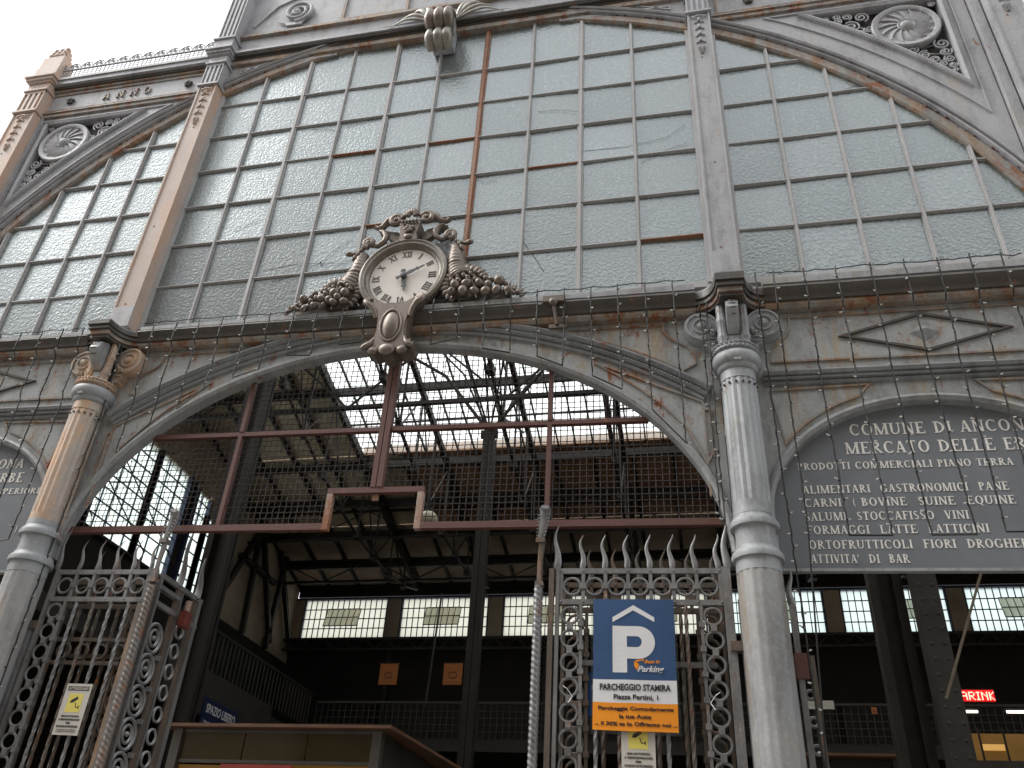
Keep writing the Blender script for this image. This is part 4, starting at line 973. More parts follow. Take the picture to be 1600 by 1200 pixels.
# ================================================================== WROUGHT IRON GATES
def wave_spike(gt, x, y, z, h, m_='wrought', w=.027, ph=0, name='spike'):
    pts = []; rs = []
    for k in range(15):
        t = k/14; pts.append((x+.016*sin(ph+t*2*pi*1.05)*(.4+t), y, z+h*t)); rs.append(w*(1-t*.88) if t > .12 else w*(.62+t*3.2))
    return MB().tube(pts, rs, 6, flat=.6).build(name, m_, gt, smooth=60)
def ring(gt, x, y, z, r=.062, m_='wrought', axis='y', t_=.0115):
    if axis == 'y': pts = [(x+r*cos(a), y, z+r*sin(a)) for a in [2*pi*k/20 for k in range(20)]]
    else: pts = [(x, y+r*cos(a), z+r*sin(a)) for a in [2*pi*k/20 for k in range(20)]]
    return MB().tube(pts, t_, 6, closed=True).build('ring', m_, gt, smooth=60)
def twist_bar(gt, x, y, z0, z1, w=.013, m_='wrought', pitch=.4):
    n = int((z1-z0)/.012); v = []; f = []
    for i in range(n+1):
        z = z0+(z1-z0)*i/n; a = 2*pi*(z-z0)/pitch
        for k in range(4): A = a+pi/2*k+pi/4; v.append((x+w*1.414*cos(A), y+w*1.414*sin(A), z))
    for i in range(n):
        for k in range(4): f.append((i*4+k, i*4+(k+1) % 4, i*4+4+(k+1) % 4, i*4+4+k))
    return MB().add(v, f).build('twisted_bar', m_, gt)
def rope_post(gt, x, y, z0, z1, r=.034, m_='wrought'):
    n = int((z1-z0)/.007); K = 18; v = []; f = []
    for i in range(n+1):
        z = z0+(z1-z0)*i/n
        for k in range(K):
            A = 2*pi*k/K; q = r*(.80+.24*abs(cos((A+2*pi*z/.135)*1.5)))
            v.append((x+q*cos(A), y+q*sin(A), z))
    for i in range(n):
        for k in range(K): f.append((i*K+k, i*K+(k+1) % K, (i+1)*K+(k+1) % K, (i+1)*K+k))
    return MB().add(v, f).build('rope_twist_post', m_, gt, smooth=50)
def post_head(gt, x, y, z, m_='wrought_rust'):
    MB().box(x-.032, x+.032, y-.032, y+.032, z, z+.035).build('post_collar', m_, gt)
    MB().tube([(x, y, z+.035), (x, y, z+.20), (x+.01, y, z+.36)], [.022, .022, .026], 6).build('post_neck', m_, gt)
    MB().box(x-.036, x+.036, y-.036, y+.036, z+.36, z+.40).build('post_collar', m_, gt)
    pts = [(x+.0, y, z+.40), (x+.012, y, z+.47), (x+.022, y, z+.55), (x+.03, y, z+.62), (x+.032, y-.02, z+.66), (x+.035, y-.045, z+.665)]
    MB().tube(pts, [.026, .033, .041, .047, .05, .035], 10, flat=.55).build('post_leaf_head', 'wrought', gt, smooth=60)
    for k in range(7):
        for s in (-1, 1): MB().ball((x+.004*k+s*(.030+.0025*k), y-.02, z+.42+.03*k), .009, n=6, m=4).build('leaf_nick', 'wrought', gt)
def grille_panel(gt, xa, xb, y, m_, z_top=4.185, back=False, spikes=True, ringcols=(True, True), mid=False):
    """fixed side panel: top rails with ring row, ring columns at the edges, twisted bars"""
    zr2 = 3.935; zb = .15
    for z in (z_top, zr2): MB().box(xa, xb, y-.012, y+.012, z-.021, z+.021).build('rail', m_, gt)
    n = round((xb-xa-.03)/.181); st = (xb-xa-.03)/n
    for k in range(n):
        x = xa+.015+st*(k+.5)
        ring(gt, x, y, (z_top+zr2)/2, .067, m_)
        if spikes: wave_spike(gt, x+st/2-.01, y, z_top+.02, .285, m_, ph=k*.3)
    for k in range(n+1):
        x = xa+.015+st*k
        MB().box(x-.014, x+.014, y-.010, y+.010, zr2+.022, z_top-.022).build('ring_stay', m_, gt)
        if 0 < k < n: MB().box(x-.026, x+.026, y-.022, y+.022, (z_top+zr2)/2-.022, (z_top+zr2)/2+.022).build('collar', m_, gt)
        MB().ball((x, y-.014, z_top), .009, n=6, m=4).build('rivet', m_, gt); MB().ball((x, y-.014, zr2), .009, n=6, m=4).build('rivet', m_, gt)
    def col(x):
        z = zr2-.105
        while z > .5:
            ring(gt, x, y, z, .064, m_)
            if z > .7: MB().box(x-.022, x+.022, y-.018, y+.018, z-.1135, z-.0665).build('collar', m_, gt)
            z -= .180
    if ringcols[0]: col(xa+.088)
    if ringcols[1]: col(xb-.088)
    for x, on in ((xa+.172, ringcols[0]), (xb-.172, ringcols[1])):
        if on:
            MB().box(x-.012, x+.012, y-.011, y+.011, zb, zr2-.022).build('stile', m_, gt)
            z = zr2-.17
            while z > .6:
                MB().box(x-.022, x+.022, y-.020, y+.020, z-.02, z+.02).build('collar', m_, gt); z -= .18
    for x in (xa-.012, xb+.012): MB().box(x-.014, x+.014, y-.02, y+.02, zb, z_top+.03).build('stile', m_, gt)
    a, b = xa+(.20 if ringcols[0] else .05), xb-(.20 if ringcols[1] else .05)
    nb = max(2, round((b-a)/.181)); 
    for k in range(nb):
        twist_bar(gt, a+(b-a)*(k+.5)/nb, y, zb, zr2-.022, .0115, 'wrought_rust' if (back or (k % 3 == 1)) else m_, .42 if not back else .5)
    if mid:
        for z in (3.50,): MB().box(xa+.16, xb, y+.014, y+.028, z-.018, z+.018).build('rail', m_, gt)
    MB().box(xa, xb, y-.02, y+.02, .10, .15).build('rail', m_, gt)
rg = thing('side_gate', 'wrought iron side gate with ring borders and flame spikes carrying the blue parking poster', 'gate', (2.3, 0, 0))
grille_panel(rg, 1.68, 2.93, -.02, 'wrought')
MB().box(2.955, 2.995, -.05, .0, .1, 4.20).build('hinge_stile', 'wrought', rg)
wave_spike(rg, 2.975, -.03, 4.20, .42, 'wrought', .036, 2.0)
wave_spike(rg, 1.655, -.02, 4.20, .38, 'wrought', .034, .2)
MB().box(3.03, 3.07, -.06, -.02, .1, 3.95).build('outer_stile', 'wrought', rg)
for z in (3.60, 1.9):
    MB().box(2.95, 3.08, -.075, -.0, z-.035, z+.035).build('hinge', 'wrought_rust', rg)
rp = sub('gate_post', rg, (1.53, -.05, 0))
rope_post(rp, 1.52, -.05, .1, 4.05, .036); post_head(rp, 1.525, -.05, 4.05)
MB().box(1.60, 1.64, -.05, -.01, .1, 4.2).build('stile', 'wrought_rust', rg)

rg2 = thing('folded_gate', 'opened wrought iron leaf folded back behind the panel with the parking poster', 'gate', (2.3, .2, 0))
grille_panel(rg2, 1.70, 2.90, .17, 'wrought_rust', z_top=4.14, back=True)
MB().box(1.80, 2.85, .15, .175, 3.50, 3.54).build('rail', 'wrought', rg2)

lg = thing('side_gate', 'wrought iron side gate with ring borders and twisted bars in front of the cream column', 'gate', (-2.4, 0, 0))
grille_panel(lg, -2.90, -1.96, -.02, 'wrought', ringcols=(True, False))
wave_spike(lg, -2.935, -.03, 4.21, .40, 'wrought', .036, 1.0)
MB().box(-3.0, -2.96, -.05, -.0, .1, 3.7).build('hinge_stile', 'wrought', lg)
MB().box(-3.02, -2.92, -.06, -.0, 3.66, 3.73).build('hinge', 'wrought_rust', lg)
lp = sub('gate_post', lg, (-1.9, -.05, 0))
rope_post(lp, -1.895, -.05, .1, 4.05, .038, 'wrought_rust2') if False else None
MM['wrought_rust2'] = iron_paint('orange_rusted_rope_post', (.20, .185, .175), .55, .50, .52, .42, (.27, .16, .09), .3, (.24, .09, .035))
rope_post(lp, -1.895, -.05, .1, 4.05, .038, 'wrought_rust2'); post_head(lp, -1.90, -.05, 4.08, 'wrought_rust2')
lg2 = thing('folded_gate', 'rust streaked wrought iron leaf folded behind the gate by the cream column', 'gate', (-2.4, .2, 0))
grille_panel(lg2, -2.86, -2.02, .17, 'wrought_rust', z_top=4.16, back=True, ringcols=(False, True), mid=True)
MB().box(-2.10, -2.03, .10, .14, .1, 3.98).build('cream_stile', 'col_left', lg2)
for z in (3.62, 3.42): MB().box(-2.80, -2.11, .10, .13, z-.016, z+.016).build('rail', 'wrought_rust', lg2)
for k in range(4): ring(lg2, -2.70+.18*k, .12, 3.52, .062, 'wrought_rust')

lf = thing('open_gate_leaf', 'gate leaf swung open into the hall beside the rope post, with large double scrolls', 'gate', (-1.88, .3, 0))
def ybox(nm, y0, y1, z0, z1, m_='wrought', x=-1.88, t=.014): return MB().box(x-t, x+t, y0, y1, z0, z1).build(nm, m_, lf, sk=True)
for y0, y1, m_ in ((.02, .045, 'wrought'), (.30, .355, 'wrought_rust'), (.375, .40, 'wrought'), (.60, .655, 'wrought_rust'), (.665, .72, 'wrought')): ybox('stile', y0, y1, .1, 4.18, m_)
for z in (4.17, 3.93): ybox('rail', .015, .725, z-.02, z+.022, t=.017)
for k in range(14):
    z = 3.66-.262*k; c = (.17, z)
    for r_, t_ in ((.115, .015), (.065, .013)):
        MB().tube([(-1.88-.01, c[0]+r_*.95*cos(a), z+r_*1.05*sin(a)) for a in [2*pi*i/22 for i in range(22)]], t_, 7, closed=True).build('scroll_ring', 'wrought', lf, smooth=60)
    MB().ball((-1.89, .17, z), .022, n=8, m=6).build('scroll_heart', 'wrought', lf, smooth=60)
    MB().box(-1.905, -1.86, .27, .30, z-.16, z-.12).build('clip', 'wrought', lf)
for k in range(20):
    ring(lf, -1.88, .50, 3.82-.18*k, .06, 'wrought', 'x')
for y, h in ((.30, .50), (.62, .40)):
    pts = [(-1.88, y+.02*sin(t*6), 4.17+h*t) for t in [i/12 for i in range(13)]]
    MB().tube(pts, [.045*(1-.9*(i/12)) for i in range(13)], 6, flat=.5).build('spike', 'wrought', lf, smooth=60)
MB().box(-1.91, -1.85, .03, .34, 4.05, 4.085).build('stay', 'wrought', lf)
lb = MB().box(-1.83, -1.77, .36, .47, 3.83, 3.97).build('lock_box', 'rubber_red', lf)
MB().tube([(-1.80, .41, 3.97), (-1.80, .41, 4.07)], .028, 10).build('lock_tube', 'flake', lf, smooth=60)

bg_ = thing('bay_gate', 'narrow iron gate stile with wavy tip and red bracket, right of the grey column', 'gate', (3.44, 0, 0))
MB().box(3.395, 3.435, -.05, -.01, .1, 3.92).build('stile', 'wrought', bg_); MB().box(3.49, 3.52, -.04, -.01, .1, 3.55).build('stile', 'wrought_rust', bg_)
wave_spike(bg_, 3.415, -.03, 3.90, .30, 'wrought', .034, 2.4); MB().box(3.385, 3.47, -.06, .0, 3.38, 3.56).build('bracket', 'redlead', bg_)
for k in range(16): ring(bg_, 3.462, -.02, 3.28-.18*k, .03, 'wrought')
# ================================================================== POSTERS AND SIGNS
ps = thing('parking_poster', 'blue, white and orange laminated parking poster hung on the right gate', 'poster', (2.26, -.08, 3.0))
px0, px1, pz0, pz1, py = 1.955, 2.555, 2.985, 3.93, -.085
def pv(p):   # slight bow and lean of the laminated sheet
    x, y, z = p; u = (x-2.255)/.3; w = (z-3.45)/.47
    return (x+.010*(z-3.45), y-.012*(1-u*u)-.006*sin(w*2.2)+.004*sin(u*5+w*3), z+.004*u*u)
def sheet(x0, x1, z0, z1, y, m_, nm):
    mb = MB(); n, k = 12, 12; v = []; f = []
    for i in range(n+1):
        for j in range(k+1): v.append(pv((x0+(x1-x0)*i/n, y, z0+(z1-z0)*j/k)))
    for i in range(n):
        for j in range(k): f.append((i*(k+1)+j, (i+1)*(k+1)+j, (i+1)*(k+1)+j+1, i*(k+1)+j+1))
    return mb.add(v, f).build(nm, m_, ps)
sheet(px0-.016, px1+.016, pz0-.022, pz1+.014, py+.004, 'plastic_film', 'laminate_edge')
sheet(px0, px1, 3.335, pz1, py, 'paint_blue', 'blue_field'); sheet(px0, px1, 3.175, 3.335, py-.0005, 'paint_white', 'white_band'); sheet(px0, px1, pz0, 3.175, py-.001, 'paint_orange', 'orange_band')
def pprint(poly, m_, nm, dy=.0025): 
    o = MB(); n = len(poly); o.add([pv((x, py-dy, z)) for x, z in poly], [tuple(range(n))]); return o.build(nm, m_, ps)
cx = 2.255
ch_ = [(cx-.155, 3.79), (cx, 3.885), (cx+.155, 3.79), (cx+.155, 3.755), (cx, 3.845), (cx-.155, 3.752)]
MBx = MB(); MBx.add([pv((x, py-.0025, z)) for x, z in ch_], [(0, 1, 4, 5), (1, 2, 3, 4)]); MBx.build('roof_mark', 'paint_white', ps)
MBx = MB()
O = [(cx-.155, 3.385), (cx-.06, 3.725), (cx+.03, 3.725)]+[(cx+.03+.125*cos(a), 3.605+.12*sin(a)) for a in [pi/2-pi*i/14 for i in range(1, 14)]]+[(cx+.03, 3.485)]
I = [(cx-.05, 3.385), (cx-.05, 3.65), (cx+.02, 3.65)]+[(cx+.02+.035*cos(a)*1.1, 3.61+.040*sin(a)) for a in [pi/2-pi*i/14 for i in range(1, 14)]]+[(cx+.02, 3.57)]
v = [pv((x, py-.0025, z)) for x, z in O+I]; n = len(O)
f = [(i, i+1, n+i+1, n+i) for i in range(1, n-1)]
MBx.add(v, f)
for i in range(8):
    a_, b_ = 3.385+.34*i/8, 3.385+.34*(i+1)/8
    MBx.add([pv((x, py-.0025, z)) for x, z in ((cx-.155, a_), (cx-.05, a_), (cx-.05, b_), (cx-.155, b_))], [(0, 1, 2, 3)])
MBx.add([pv((x, py-.0026, z)) for x, z in ((cx-.05, 3.485), (cx+.03, 3.485), (cx+.02, 3.57), (cx-.05, 3.57))], [(0, 1, 2, 3)])
MBx.build('letter_p', 'paint_white', ps)
sans('Best in', cx+.075, cx+.185, 3.455, .026, py-.003, 'paint_orange', ps, bold=.02, slant=.3, xf=pv)
sans('Parking', cx+.025, cx+.215, 3.395, .042, py-.003, 'paint_white', ps, bold=.02, slant=.3, xf=pv)
mk = [(cx+.012, 3.462), (cx+.06, 3.475), (cx+.06, 3.468), (cx+.075, 3.478), (cx+.062, 3.488), (cx+.06, 3.482), (cx+.018, 3.478), (cx+.0, 3.462), (cx+.0, 3.435), (cx+.022, 3.402), (cx+.03, 3.425), (cx+.036, 3.45)]
pprint(mk, 'paint_orange', 'arrow_mark')
for tx, a, b, z, h, m_, bo in (('PARCHEGGIO STAMIRA', -.25, .255, 3.262, .045, 'print_black', .022), ('Piazza Pertini, 1', -.15, .165, 3.200, .034, 'print_black', .022), ('Parcheggia Comodamente', -.26, .27, 3.125, .025, 'print_black', .025), ('la tua Auto', -.11, .115, 3.070, .027, 'print_black', .025), ('... il 30% te lo Offriamo noi ...', -.285, .295, 3.02, .026, 'print_black', .025)):
    sans(tx, cx+a, cx+b, z, h, py-.003, m_, ps, bold=bo, xf=pv)
for x, z, s in ((1.80, 3.22, -1), (2.78, 3.20, 1)):
    MB().tube([(x, -.05, z), (x+.04*s, -.07, z+.05), (x+.07*s, -.07, z+.07)], .003, 5).tube([(x, -.05, z), (x+.03*s, -.07, z-.05)], .003, 5).build('cable_tie', 'zip', ps)
def cctv(x0, z1, label, lean=0):
    w, h = .235, .40
    t = thing('camera_warning_sign', label, 'warning sign', (x0+w/2, -.06, z1-h))
    sh = lambda p: (p[0]+lean*(p[2]-z1), p[1], p[2])
    def pl(a, b, c, d, y0, y1, m_, nm):
        mb = MB().box(a, b, y0, y1, c, d); mb.v = [sh(q) for q in mb.v]; return mb.build(nm, m_, t)
    pl(x0, x0+w, z1-h, z1, -.062, -.056, 'cctv_white', 'plate')
    pl(x0+.02, x0+w-.02, z1-.055, z1-.022, -.0632, -.0622, 'print_black', 'title_band')
    sans('ATTENZIONE!', x0+.028, x0+w-.028, z1-.049, .021, -.0636, 'cctv_white', t, bold=.02, xf=sh)
    pl(x0+.05, x0+w-.05, z1-.225, z1-.08, -.0632, -.0622, 'paint_yellow', 'yellow_square')
    mb = MB().prism([(x0+.075, z1-.15), (x0+.085, z1-.128), (x0+.135, z1-.10), (x0+.145, z1-.122), (x0+.10, z1-.152)], -.0642, -.0634)
    mb.prism([(x0+.125, z1-.15), (x0+.132, z1-.15), (x0+.142, z1-.182), (x0+.165, z1-.182), (x0+.165, z1-.188), (x0+.137, z1-.188)], -.0643, -.0634).prism([(x0+.163, z1-.172), (x0+.170, z1-.172), (x0+.170, z1-.198), (x0+.163, z1-.198)], -.0644, -.0634)
    mb.v = [sh(q) for q in mb.v]; mb.build('camera_pictogram', 'print_black', t)
    for tx, k, wd in (('AREA SOTTOPOSTA', 0, .165), ('A VIDEOSORVEGLIANZA', 1, .195), ('PER', 2, .04), ('RAGIONI DI SICUREZZA', 3, .195)):
        sans(tx, x0+w/2-wd/2, x0+w/2+wd/2, z1-.262-.026*k, .014, -.0634, 'print_black', t, bold=.015, xf=sh)
    for k in range(2):
        sans('la registrazione viene effettuata', x0+.03, x0+w-.03, z1-.362-.014*k, .007, -.0634, 'print_black', t, xf=sh)
    return t
cctv(-2.405, 3.205, 'white camera warning sign with yellow square tied to the left gate bars', .0)
cctv(2.15, 3.10, 'white camera warning sign half hidden below the parking poster')
bs = thing('blue_sign', 'bright blue sign half hidden behind the left edge of the parking poster', 'sign', (1.98, .25, 3.2))
MB().box(1.86, 2.05, .24, .25, 3.15, 3.47).build('panel', 'parcelblue', bs)
MB().box(1.865, 2.045, .236, .2398, 3.155, 3.465).build('blue_face', 'parcelblue', bs)
MB().box(1.905, 1.95, .232, .2358, 3.34, 3.38).build('white_mark', 'paint_white', bs)

# ================================================================== STRING LIGHTS over the front
rr = random.Random(21)
def strands(xs, zt, zb, label, first):
    """serpentine: goes down one x and up the next"""
    t = thing('string_light', label, 'string lights', (xs[0], -.25, zt), 'dark light strings hanging from the cornice')
    pts = []; blb = MB(); stub = MB()
    def y_at(z): return -.245 if z > 6.55 else (-.20 if z > 6.0 else -.17)
    for i, x in enumerate(xs):
        zs = []; z = zt+rr.uniform(-.01, .01)
        b = zb[i]
        while z > b: zs.append(z); z -= .055
        zs.append(b)
        if i % 2: zs = zs[::-1]
        sx = rr.uniform(-.02, .02)
        col = [(x+sx*(zt-z_)+rr.uniform(-.005, .005), y_at(z_)+rr.uniform(-.004, .004), z_) for z_ in zs]
        pts += col
        k = rr.randint(1, 3); side = rr.choice((-1, 1))
        while k < len(col)-1:
            a = Vector(col[k]); d = Vector((side*rr.uniform(.022, .036), rr.uniform(-.022, -.005), rr.uniform(-.012, .016)))
            stub.tube([a, a+d*.45], .0075, 5); blb.tube([a+d*.4, a+d*1.1], [.0075, .006], 5)
            side = -side if rr.random() < .8 else side; k += rr.choice((2, 3, 3, 4))
    MB().tube(pts, .007, 5).build('cable', 'cable', t)
    stuff(stub.build('bulb_sockets', 'cable', t)); stuff(blb.build('bulbs', 'bulb', t))
zt = 6.90
cb = lambda x: ell(x)-rr.uniform(-.03, .12)
order = ['first', 'second', 'third', 'fourth', 'fifth', 'sixth', 'seventh', 'eighth', 'ninth', 'tenth', 'eleventh', 'twelfth']
xr = [3.44, 3.60, 3.86, 4.13, 4.42, 4.70, 4.97, 5.23, 5.48, 5.75]
zz = [2.6, 4.40, 4.405, 4.40, 4.40, 4.40, 4.42, 4.42, 4.43, 4.40]
for k in range(5):
    strands(xr[2*k:2*k+2], zt, zz[2*k:2*k+2], 'dark string of white bulbs down the right name board, %s pair from the grey column' % order[k], k)
xc_ = [-2.62, -2.36, -2.10, -1.84, -1.58, -1.31, -1.05, -.80, -.52, -.28, .42, .68, .93, 1.19, 1.44, 1.70, 1.95, 2.2, 2.45, 2.70]
for k in range(10):
    a, b = xc_[2*k:2*k+2]
    strands([a, b], zt-.03 if abs(a) > .9 and a < 0 else zt-.02, [max(ell(a)-rr.uniform(.0, .1), 4.9), max(ell(b)-rr.uniform(0, .1), 4.9)], 'dark string of white bulbs over the gateway arch, %s pair %s' % (order[k if k < 5 else 9-k], 'right of the cream column' if k < 5 else 'left of the grey column'), k)
strands([2.93, 2.99], 6.62, [4.5, 4.5], 'dark string of white bulbs running down beside the grey column', 0)
strands([-2.94, -2.99], 6.60, [3.1, 3.1], 'dark string of white bulbs running down beside the cream column', 0)
xl = [-3.47, -3.72, -3.98, -4.24, -4.50, -4.76]
for k in range(3):
    strands(xl[2*k:2*k+2], zt-.02, [4.45, 4.40], 'dark string of white bulbs down the left bay, %s pair from the cream column' % order[k], k)
# cable along the top of the cornice
t = thing('light_cable', 'black feed cable with white bulbs lying along the cornice edge', 'string lights', (0, -.2, 6.9))
pts = [(-5.4+.06*i, -.235+rr.uniform(-.01, .01), 6.872+.008*abs(sin(i*.55))+rr.uniform(-.006, .006)) for i in range(185)]
pts = [p for p in pts if abs(p[0]+3.12) > .33 and abs(p[0]-3.2) > .33]
for a, b in ((-9, -3.4), (-2.8, 2.9), (3.5, 9)):
    q = [p for p in pts if a < p[0] < b]
    MB().tube(q, .0045, 5).build('cable', 'cable', t)
    mb = MB()
    for p in q[::5]: mb.tube([p, (p[0]+rr.uniform(-.02, .02), p[1]-.02, p[2]+.02)], .005, 5)
    stuff(mb.build('bulbs', 'bulb', t))
hk = thing('cable_anchor', 'rusty anchor bracket bolted to the cornice right of the clock', 'bracket', (1.60, -.1, 6.6))
MB().box(1.50, 1.70, -.27, -.20, 6.74, 6.80).build('clamp', 'wrought_rust', hk); MB().ball((1.60, -.26, 6.735), .045, .04, .04).build('knob', 'wrought_rust', hk, smooth=60)
MB().tube([(1.60, -.25, 6.72), (1.63, -.20, 6.52)], .017, 8).build('rod', 'wrought_rust', hk, smooth=60); MB().box(1.55, 1.72, -.19, -.155, 6.49, 6.53).build('foot', 'wrought_rust', hk)

# ================================================================== THE HALL BEHIND
HALL = thing('market_hall', 'dark iron market hall seen through the gateway, with skylight, trusses and clerestory windows', 'market hall', (0, 8, 0))
T_ = .25
def rz(Y): return 10.18+(16-Y)*T_
XL, XR, YF = -8.6, 13.4, 16.0
def nb(): return MB()
def hb(mb, name, m_, parent=None, **k): return mb.build(name, m_, parent or HALL, sk=False, **k)
# boarded roof: far slope and the part left of the skylight
def slope_box(x0, x1, y0, y1, o0, o1):
    v = [(x, y, rz(y)+o) for x in (x0, x1) for y in (y0, y1) for o in (o0, o1)]
    return MB().add(v, [(0, 1, 3, 2), (4, 6, 7, 5), (0, 4, 5, 1), (2, 3, 7, 6), (0, 2, 6, 4), (1, 5, 7, 3)])
roof = sub('roof', HALL, (0, 8, 12))
n = 24; w = (XR-XL)/n
for i in range(n):
    for (y0, y1) in ((10.82, 13.4), (13.42, 16.0)):
        x = XL+w*i; m_ = 'grey_board' if y0 > 13 else ('tan_board' if x < -4.2 else 'brown_board')
        hb(slope_box(x+.01, x+w-.01, y0, y1-.01, .0, .05), 'roof_board', m_, roof)
for i in range(4):
    for j in range(4):
        x = XL+.9*i; hb(slope_box(x+.01, min(-5.0, x+.9)-.01, (1.6 if i == 3 and j == 0 else 2.3 if j == 0 else 1.6+2.3*j), 1.59+2.3*(j+1), .0, .05), 'roof_board', 'tan_board', roof)
for i in range(n+1): hb(slope_box(XL+w*i-.035, XL+w*i+.035, 10.8, 16, -.11, -.003), 'rafter', 'hallsteel', roof)
for i in range(5): hb(slope_box(XL+.9*i-.035, XL+.9*i+.035, 2.4, 10.8, -.11, -.003), 'rafter', 'hallsteel', roof)
for y in (10.85, 12.2, 13.4, 14.7): hb(nb().box(XL, XR, y-.05, y+.05, rz(y)-.34, rz(y)-.165), 'purlin', 'hallsteel', roof)
hb(nb().box(-5.0, XR, 10.76, 10.80, rz(10.8)-.02, rz(10.8)+.22), 'skylight_kerb', 'brown_board', roof)
for y in (2.9, 4.2, 6.4, 8.6): hb(nb().box(XL, XR, y-.04, y+.04, rz(y)-.26, rz(y)-.065), 'purlin', 'hallsteel', roof)
hb(nb().box(XL, XR, 15.98, 16.25, 10.0, 10.35), 'gutter', 'hallsteel', roof)
v = [(x, y, z) for x in (-6.0, XR) for y, z in ((1.6, rz(1.6)), (.12, 11.95), (.12, 12.0), (1.6, rz(1.6)+.06))]
hb(nb().add(v, [(0, 1, 2, 3), (7, 6, 5, 4), (0, 4, 5, 1), (1, 5, 6, 2), (2, 6, 7, 3), (3, 7, 4, 0)]), 'front_slope', 'tan_board', roof)
skl = sub('skylight', HALL, (4, 6, 13))
k = 0; x = -5.0
while x < XR-.1:
    for j in range(4):
        hb(slope_box(x+.01, min(XR, x+.80)-.01, 1.62+2.3*j, 1.60+2.3*(j+1), .004, .012), 'skylight_pane', 'skyglass', skl)
    x += .80
x = -5.0
while x < XR: hb(slope_box(x-.016, x+.016, 1.6, 10.8, -.06, .003), 'glazing_rib', 'hallsteel', skl); x += .40
for y in (3.1, 5.3, 7.5, 9.7): hb(nb().box(-5, XR, y-.02, y+.02, rz(y)-.10, rz(y)-.062), 'glazing_purlin', 'hallsteel', skl)
# trusses across the depth of the hall
def truss(X, y0=1.7, y1=15.6, m_='hallsteel', mir=1):
    t = sub('roof_truss', HALL, (X, 8, 11))
    hb(slope_box(X-.05, X+.05, y0, y1, -.42, -.27), 'top_chord', m_, t)
    N = 12; bot = lambda y: rz(y)-.42-1.75*sin(pi*min(1, max(0, (y-y0)/(y1-y0))))**.8
    P0 = [(X, y0+(y1-y0)*i/N, bot(y0+(y1-y0)*i/N)) for i in range(N+1)]
    hb(nb().tube(P0, .035, 6), 'bottom_chord', m_, t)
    for i in range(N):
        a = Vector(P0[i]); b = Vector(P0[i+1]); top = lambda q: Vector((X, q.y, rz(q.y)-.35))
        if 0 < i: hb(nb().bar(a, top(a), .035), 'strut', m_, t)
        p, q = (a, top(b)) if i % 2 else (top(a), b)
        hb(nb().bar(p, q, .028), 'diagonal', m_, t)
        if 0 < i: hb(nb().box(X-.06, X+.06, a.y-.10, a.y+.10, a.z-.09, a.z+.09), 'gusset_plate', m_, t)
for X in (-4.9, -2.85, -.75, 1.3, 3.4, 5.5, 7.6): truss(X)
# lattice girders along the hall
def girder(y, z0, z1, x0=XL, x1=XR, st=.55, m_='hallsteel', name='lattice_girder', c=.045):
    t = sub(name, HALL, ((x0+x1)/2, y, z0))
    hb(nb().box(x0, x1, y-c, y+c, z1-c, z1+c), 'top_chord', m_, t); hb(nb().box(x0, x1, y-c, y+c, z0-c, z0+c), 'bottom_chord', m_, t)
    mb = nb(); x = x0; i = 0
    while x < x1-.05:
        b = min(x1, x+st)
        mb.bar((x, y, z0 if i % 2 else z1), (b, y, z1 if i % 2 else z0), c*.9)
        x += st; i += 1
    stuff(hb(mb, 'lattice_bars', m_, t))
girder(14.6, 9.75, 10.35, st=1.3, c=.035); girder(12.6, 10.1, 10.85, st=1.6, c=.025); girder(15.6, 8.22, 8.50, st=.3, m_='hallsteel_light', c=.03)
girder(7.0, 10.4, 11.9, -8.6, 9, 1.6, c=.04); girder(4.2, 11.7, 12.9, -5, 9, 1.3, c=.022)
